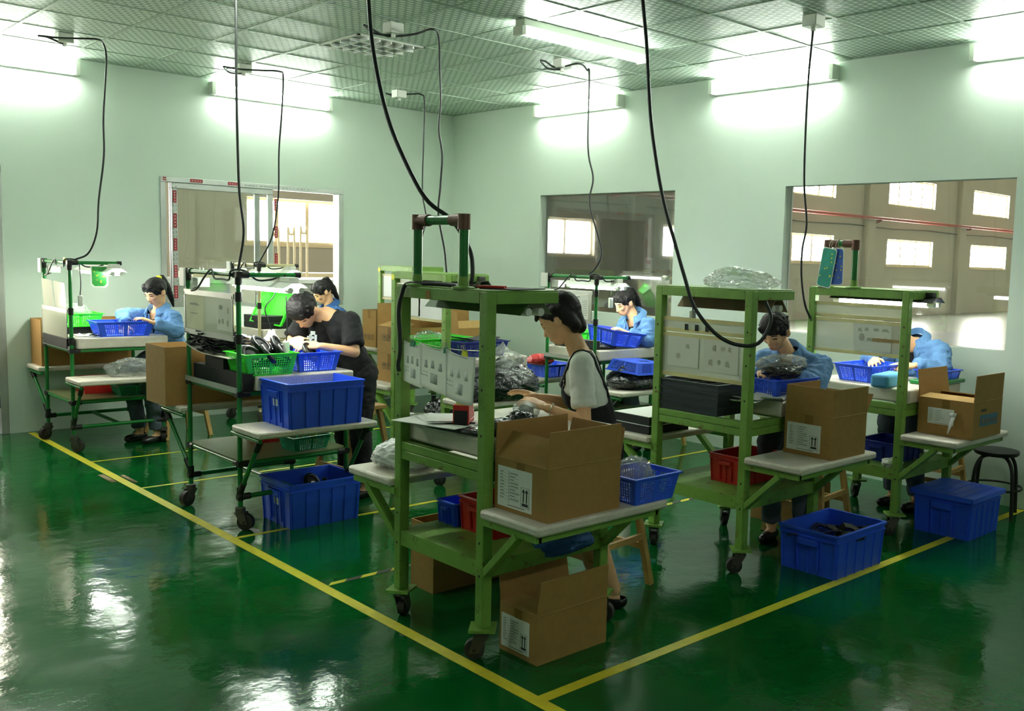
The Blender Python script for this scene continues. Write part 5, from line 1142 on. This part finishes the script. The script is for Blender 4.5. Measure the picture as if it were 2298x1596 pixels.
        if hair == 'short':
            b.ball(hc-F*.0+U*.062, (.093*q, .080*q, .068*q), R); random.seed(seed)
            for i in range(120):
                a = random.uniform(0, 2*pi); e = random.uniform(.1, 1.4); n = F*cos(a)*cos(e)+S*sin(a)*cos(e)+U*sin(e)
                if n.dot(F) > .75: continue
                p = hc-F*.014+U*.04+n*.078; b.rc(p, .013, p+n*(.014 if seed == 2 else .007)+(F*random.uniform(-.014, .022)-U*random.uniform(0, .012)+S*random.uniform(-.014, .014)), .0045, 8)
            for i in range(7): x = -.05+i*.0167; b.rc(hc+F*.07+S*x+U*.065, .018, hc+F*.094-abs(x)*F*.5+S*x*1.05+U*(.036+.012*(i % 2)), .005, 8)
    me = fuse(b, .0055, 3, .001 if hair == 'bob' else .0025, 26, seed); place('hair', me, 'hair', o, base)
    if hair == 'tail': MB().ball(hc-F*.092+U*.088-base, (.028, .028, .022)).build('hair_tie', 'ysticker' if seed == 3 else 'blackcloth', o)
    # ---- clothes
    def sleeve(b, a, e, wv, r0, r1, r2, cut):
        b.rc(a, r0, e, r1)
        if cut < 1: return
        wv = e.lerp(wv, .93); b.rc(e, r1, e.lerp(wv, .8), r2); b.tube([e.lerp(wv, .7), e.lerp(wv, .98), wv], [r2*1.0, r2*1.05, r2*1.05], 16)
    if top == 'jacket':
        b = MB(); torso(b, .02); 
        for a, e, ww in ((shL, elL, wrL), (shR, elR, wrR)): sleeve(b, a, e, ww, .066*g, .060*g, .046*g, 1)
        me = fuse(b, .008, 4, .011, 7, seed)
        u0 = neck+sp*.035
        def keep(c):   # open neck, deeper at the front
            r = c-neck; return not (r.dot(sp) > -.0 and r.length < .085 and r.dot(fw) > -.02) and not (r.dot(fw) > .02 and abs(r.dot(s0)) < .036-.22*max(0, -r.dot(sp)-.02) and r.dot(sp) > -.17)
        bm = bmesh.new(); bm.from_mesh(me); bmesh.ops.delete(bm, geom=[fc for fc in bm.faces if not keep(fc.calc_center_median())], context='FACES'); bm.to_mesh(me); bm.free()
        place('jacket', soften(me), clothes, o, base, .003)
        c = MB()     # turned-down collar
        def cp(a, rr, z): return neck+fw*(cos(a)*rr*1.05-.004)+s0*sin(a)*rr+sp*(z+.018*(-cos(a)))-base
        n = 18
        for i in range(n):
            a0 = radians(38+284*i/n); a1 = radians(38+284*(i+1)/n)
            for (r0, z0, r1, z1) in ((.060, .020, .072, .058), (.072, .058, .108, .012)):
                c.hexa([cp(a0, r0, z0), cp(a1, r0, z0), cp(a1, r1, z1), cp(a0, r1, z1), cp(a0, r0+.004, z0), cp(a1, r0+.004, z0), cp(a1, r1+.004, z1+.002), cp(a0, r1+.004, z1+.002)])
        for s in (1, -1):   # collar points at the front
            a = radians(38)*s; c.hexa([cp(a, .072, .058), cp(a*1.7, .072, .058), cp(a*1.5, .108, .01), cp(a*.8, .118, -.045), cp(a, .076, .060), cp(a*1.7, .076, .060), cp(a*1.5, .112, .012), cp(a*.8, .122, -.043)])
        c.build('collar', clothes, o)
        b = MB(); torso(b, .006, False); me = fuse(b, .010, 4, 0); k0 = neck-sp*.045
        bm = bmesh.new(); bm.from_mesh(me); bmesh.ops.delete(bm, geom=[fc for fc in bm.faces if (fc.calc_center_median()-neck).dot(sp) > -.055], context='FACES'); bm.to_mesh(me); bm.free()
        place('undershirt', me, 'blackcloth', o, base, .002)
    else:
        sl = 'tee' if top == 'tee' else 'blackcloth'
        b = MB(); torso(b, .011)
        for a, e in ((shL, elL), (shR, elR)):
            ee = a.lerp(e, .74 if female else .80); r1 = .058*g if female else .064; b.rc(a, .062*g, a.lerp(ee, .6), r1); b.tube([a.lerp(ee, .5), a.lerp(ee, .97), ee], [r1*1.0, r1*1.04, r1*1.03], 18)
        me = fuse(b, .009, 5, .006, 7, seed)
        bm = bmesh.new(); bm.from_mesh(me)
        def cutn(c): r = c-neck; return (r.dot(sp) > -.012-.25*max(0, r.dot(fw)) and r.length < .10)
        bmesh.ops.delete(bm, geom=[fc for fc in bm.faces if cutn(fc.calc_center_median())], context='FACES'); bm.to_mesh(me); bm.free()
        place('shirt', soften(me), sl, o, base, .003)
    # trousers / dungarees
    if legs == 'dungarees':
        b = MB(); torso(b, .021)
        for h_, k in ((pel+s0*.075, knL), (pel-s0*.075, knR)): b.rc(h_, .105, h_.lerp(k, .75), .088); b.tube([h_.lerp(k, .6), h_.lerp(k, .85)], [.092, .094], 18)
        me = fuse(b, .009, 4, .004, 8, seed)
        def keep(c):
            r = c-mid; h_ = r.dot(sp); y = r.dot(s0); x = r.dot(fw)
            if (c-shL).dot(s0) > -.0 or (c-shR).dot(s0) < .0: pass
            bib = x > .0 and abs(y) < .098 and h_ < -.10
            side = h_ < (-.215 if x < 0 else -.215+.9*max(0, min(.12, x)))
            back = x < 0 and abs(y) < .055+.10*max(0, -(h_+.12)) and h_ < -.11
            return side or bib or back
        bm = bmesh.new(); bm.from_mesh(me); bmesh.ops.delete(bm, geom=[fc for fc in bm.faces if not keep(fc.calc_center_median())], context='FACES'); bm.to_mesh(me); bm.free()
        place('dungarees', soften(me), 'blackcloth2', o, base, .004)
        from mathutils.bvhtree import BVHTree
        sh = [c for c in o.children if c.name.startswith('shirt')][0].data
        tree = BVHTree.FromPolygons([v.co.copy() for v in sh.vertices], [tuple(p.vertices) for p in sh.polygons])
        for s in (1, -1):
            cs = smooth_path([mid+s0*s*.078-sp*.125+fw*.13, mid+s0*s*.088-sp*.05+fw*.11, mid+s0*s*.093+sp*.03+fw*.06, mid+s0*s*.09+sp*.07-fw*.0, mid+s0*s*.085+sp*.0-fw*.09, mid+s0*s*.06-sp*.13-fw*.12, mid+s0*s*.03-sp*.24-fw*.12], 5); st = MB(); L_ = []
            for c in cs:
                pr_ = []
                for q in (-.017, .017):
                    hit = tree.find_nearest(c+s0*q-base); pr_.append(hit[0]+hit[1]*.006)
                L_.append(pr_)
            for a_, b_ in zip(L_, L_[1:]): st.face([a_[0], a_[1], b_[1], b_[0]])
            bmesh.ops.remove_doubles(st.bm, verts=st.bm.verts, dist=1e-5); st.build('strap', 'blackcloth2', o, solid=.006)
        for s in (1, -1):
            p = mid+s0*s*.07-sp*.085+fw*.105-base; q = MB(); q.tube(smooth_path([p+s0*.02+sp*.016, p-s0*.02+sp*.016, p-s0*.02-sp*.016, p+s0*.02-sp*.016, p+s0*.02+sp*.016], 2), .0025, 6); q.build('buckle', 'brass', o)
    else:
        b = MB(); b.rc(pel+s0*.06, .108, pel-s0*.06, .108)
        for h_, k, a in ((pel+s0*.08, knL, anL), (pel-s0*.08, knR, anR)): b.rc(h_, .10, k, .073).rc(k, .072, k.lerp(a, .7), .058); b.tube([k.lerp(a, .6), k.lerp(a, .95)], [.058, .058], 16)
        place('trousers', fuse(b, .011, 4, .006, 8, seed), legs, o, base)
    for a in (anL, anR):
        b = MB(); z = V((a.x, a.y, 0)); b.rc(z-f0*.03+V((0, 0, .036)), .036, z+f0*.13+V((0, 0, .028)), .028)
        me = fuse(b, .008, 3)
        bm = bmesh.new(); bm.from_mesh(me)
        bmesh.ops.delete(bm, geom=[fc for fc in bm.faces if fc.calc_center_median().z > .052 and (fc.calc_center_median()-z).dot(f0) < .06], context='FACES'); bm.to_mesh(me); bm.free()
        place('shoe', soften(me, 3), 'shoe', o, base, .003)
    return o, base
o, bs = person('woman in white tee and black dungarees working at the front cart', dict(head=(-3.672, -6.090, 1.376), neck=(-3.602, -6.166, 1.230), pelvis=(-3.51, -6.24, .735),
    elL=(-3.745, -6.365, .918), wrL=(-3.846, -6.210, .972), haL=(-3.880, -6.120, .998), elR=(-3.592, -6.060, .957), wrR=(-3.720, -6.015, .990), haR=(-3.785, -5.970, 1.012),
    knL=(-3.70, -6.34, .47), anL=(-3.60, -6.45, .09), knR=(-3.66, -6.20, .47), anR=(-3.55, -6.27, .09)), radians(135), radians(124), radians(32), .15, top='tee', hair='bob', legs='dungarees', seed=1, voxel=.0055, curl=(.42, .35), hs=1.13, neckr=.045)
a, c = V((-3.846, -6.210, .972))-bs, V((-3.745, -6.365, .918))-bs; d = (a-c).normalized(); e = d.orthogonal().normalized(); g = d.cross(e); p = a.lerp(c, .12)
MB().tube([p+(e*cos(k*pi/12)+g*sin(k*pi/12))*.029 for k in range(25)], .0028, 8).build('bangle', 'bangle', o)
o, bs = person('man in a black printed t-shirt bending over the bright blue basket', dict(head=(-3.800, -3.705, 1.285), neck=(-3.655, -3.725, 1.275), pelvis=(-3.43, -3.70, .86),
    elL=(-3.60, -4.00, 1.03), wrL=(-3.80, -3.93, 1.072), haL=(-3.87, -3.87, 1.075), elR=(-3.83, -3.555, 1.06), wrR=(-3.905, -3.67, 1.075), haR=(-3.89, -3.78, 1.09),
    knL=(-3.45, -3.82, .48), anL=(-3.42, -3.84, .09), knR=(-3.45, -3.60, .48), anR=(-3.42, -3.60, .09)), radians(198), radians(205), radians(58), .185, top='blacktee', hair='short', legs='blackcloth2', female=False, seed=2, hs=1.06)
q = MB(); f0, s0, _ = frame(radians(198), 0)
def onchest(u, v): return V((-3.655, -3.725, 1.275))-bs+f0*(.060+.02*v)+s0*u+V((0, 0, -v))
for (u, v, a, c) in ((.0, .19, .012, .05), (.02, .13, .02, .012), (-.02, .245, .02, .012), (-.06, .27, .07, .012), (.045, .19, .010, .05), (.0, .16, .03, .008)):
    P_ = [onchest(u-a, v-c), onchest(u+a, v-c), onchest(u+a, v+c), onchest(u-a, v+c)]; q.hexa([x+f0*.075 for x in P_]+[x+f0*.078 for x in P_])
q.build('shirt_print', mat('pale_shirt_print', (150, 158, 158), .8), o)
person('woman in blue work jacket with a yellow hair tie at the leftmost cart', dict(head=(-3.765, -.955, 1.285), neck=(-3.735, -.915, 1.115), pelvis=(-3.62, -.88, .735),
    elL=(-3.66, -1.13, .955), wrL=(-3.85, -1.15, 1.035), haL=(-3.92, -1.12, 1.065), elR=(-4.00, -.855, 1.085), wrR=(-4.02, -.99, 1.02), haR=(-4.03, -1.02, .96)), radians(205), radians(202), radians(30), .155, seed=3, hair='tail')
person('man in blue work jacket over a black collared shirt behind the hanging cable', dict(head=(-2.012, -6.195, 1.275), neck=(-1.905, -6.235, 1.13), pelvis=(-1.745, -6.27, .735),
    elL=(-2.00, -6.49, .985), wrL=(-2.19, -6.455, 1.03), haL=(-2.25, -6.40, 1.05), elR=(-2.02, -6.07, .99), wrR=(-2.16, -6.22, 1.03), haR=(-2.22, -6.27, 1.05)), radians(195), radians(190), radians(33), .18, hair='short', female=False, seed=4)
person('worker in blue jacket bent behind the clear panel of the rightmost cart', dict(head=(-.66, -6.25, 1.215), neck=(-.53, -6.345, 1.165), pelvis=(-.36, -6.41, .735),
    elL=(-.64, -6.60, 1.0), wrL=(-.82, -6.50, 1.03), haL=(-.88, -6.46, 1.03), elR=(-.76, -6.12, 1.02), wrR=(-.90, -6.24, 1.05), haR=(-.96, -6.27, 1.05)), radians(172), radians(165), radians(52), .18, hair='short', female=False, seed=5)
person('worker with a dark ponytail half hidden behind the man in the black shirt', dict(head=(-2.055, -.68, 1.265), neck=(-1.985, -.70, 1.11), pelvis=(-1.85, -.70, .735),
    elL=(-2.02, -.92, .97), wrL=(-2.18, -.86, 1.01), elR=(-2.06, -.50, .97), wrR=(-2.20, -.62, 1.01)), radians(180), radians(172), radians(38), .155, seed=6, clothes='denimdark')
person('ponytailed woman in blue work jacket in front of the middle window', dict(head=(-.722, -3.645, 1.30), neck=(-.652, -3.715, 1.165), pelvis=(-.46, -3.745, .735),
    elL=(-.70, -3.92, .985), wrL=(-.815, -3.80, 1.045), haL=(-.86, -3.755, 1.07), elR=(-.64, -3.53, 1.0), wrR=(-.77, -3.62, 1.05), haR=(-.82, -3.66, 1.065)), radians(178), radians(168), radians(28), .155, seed=7)
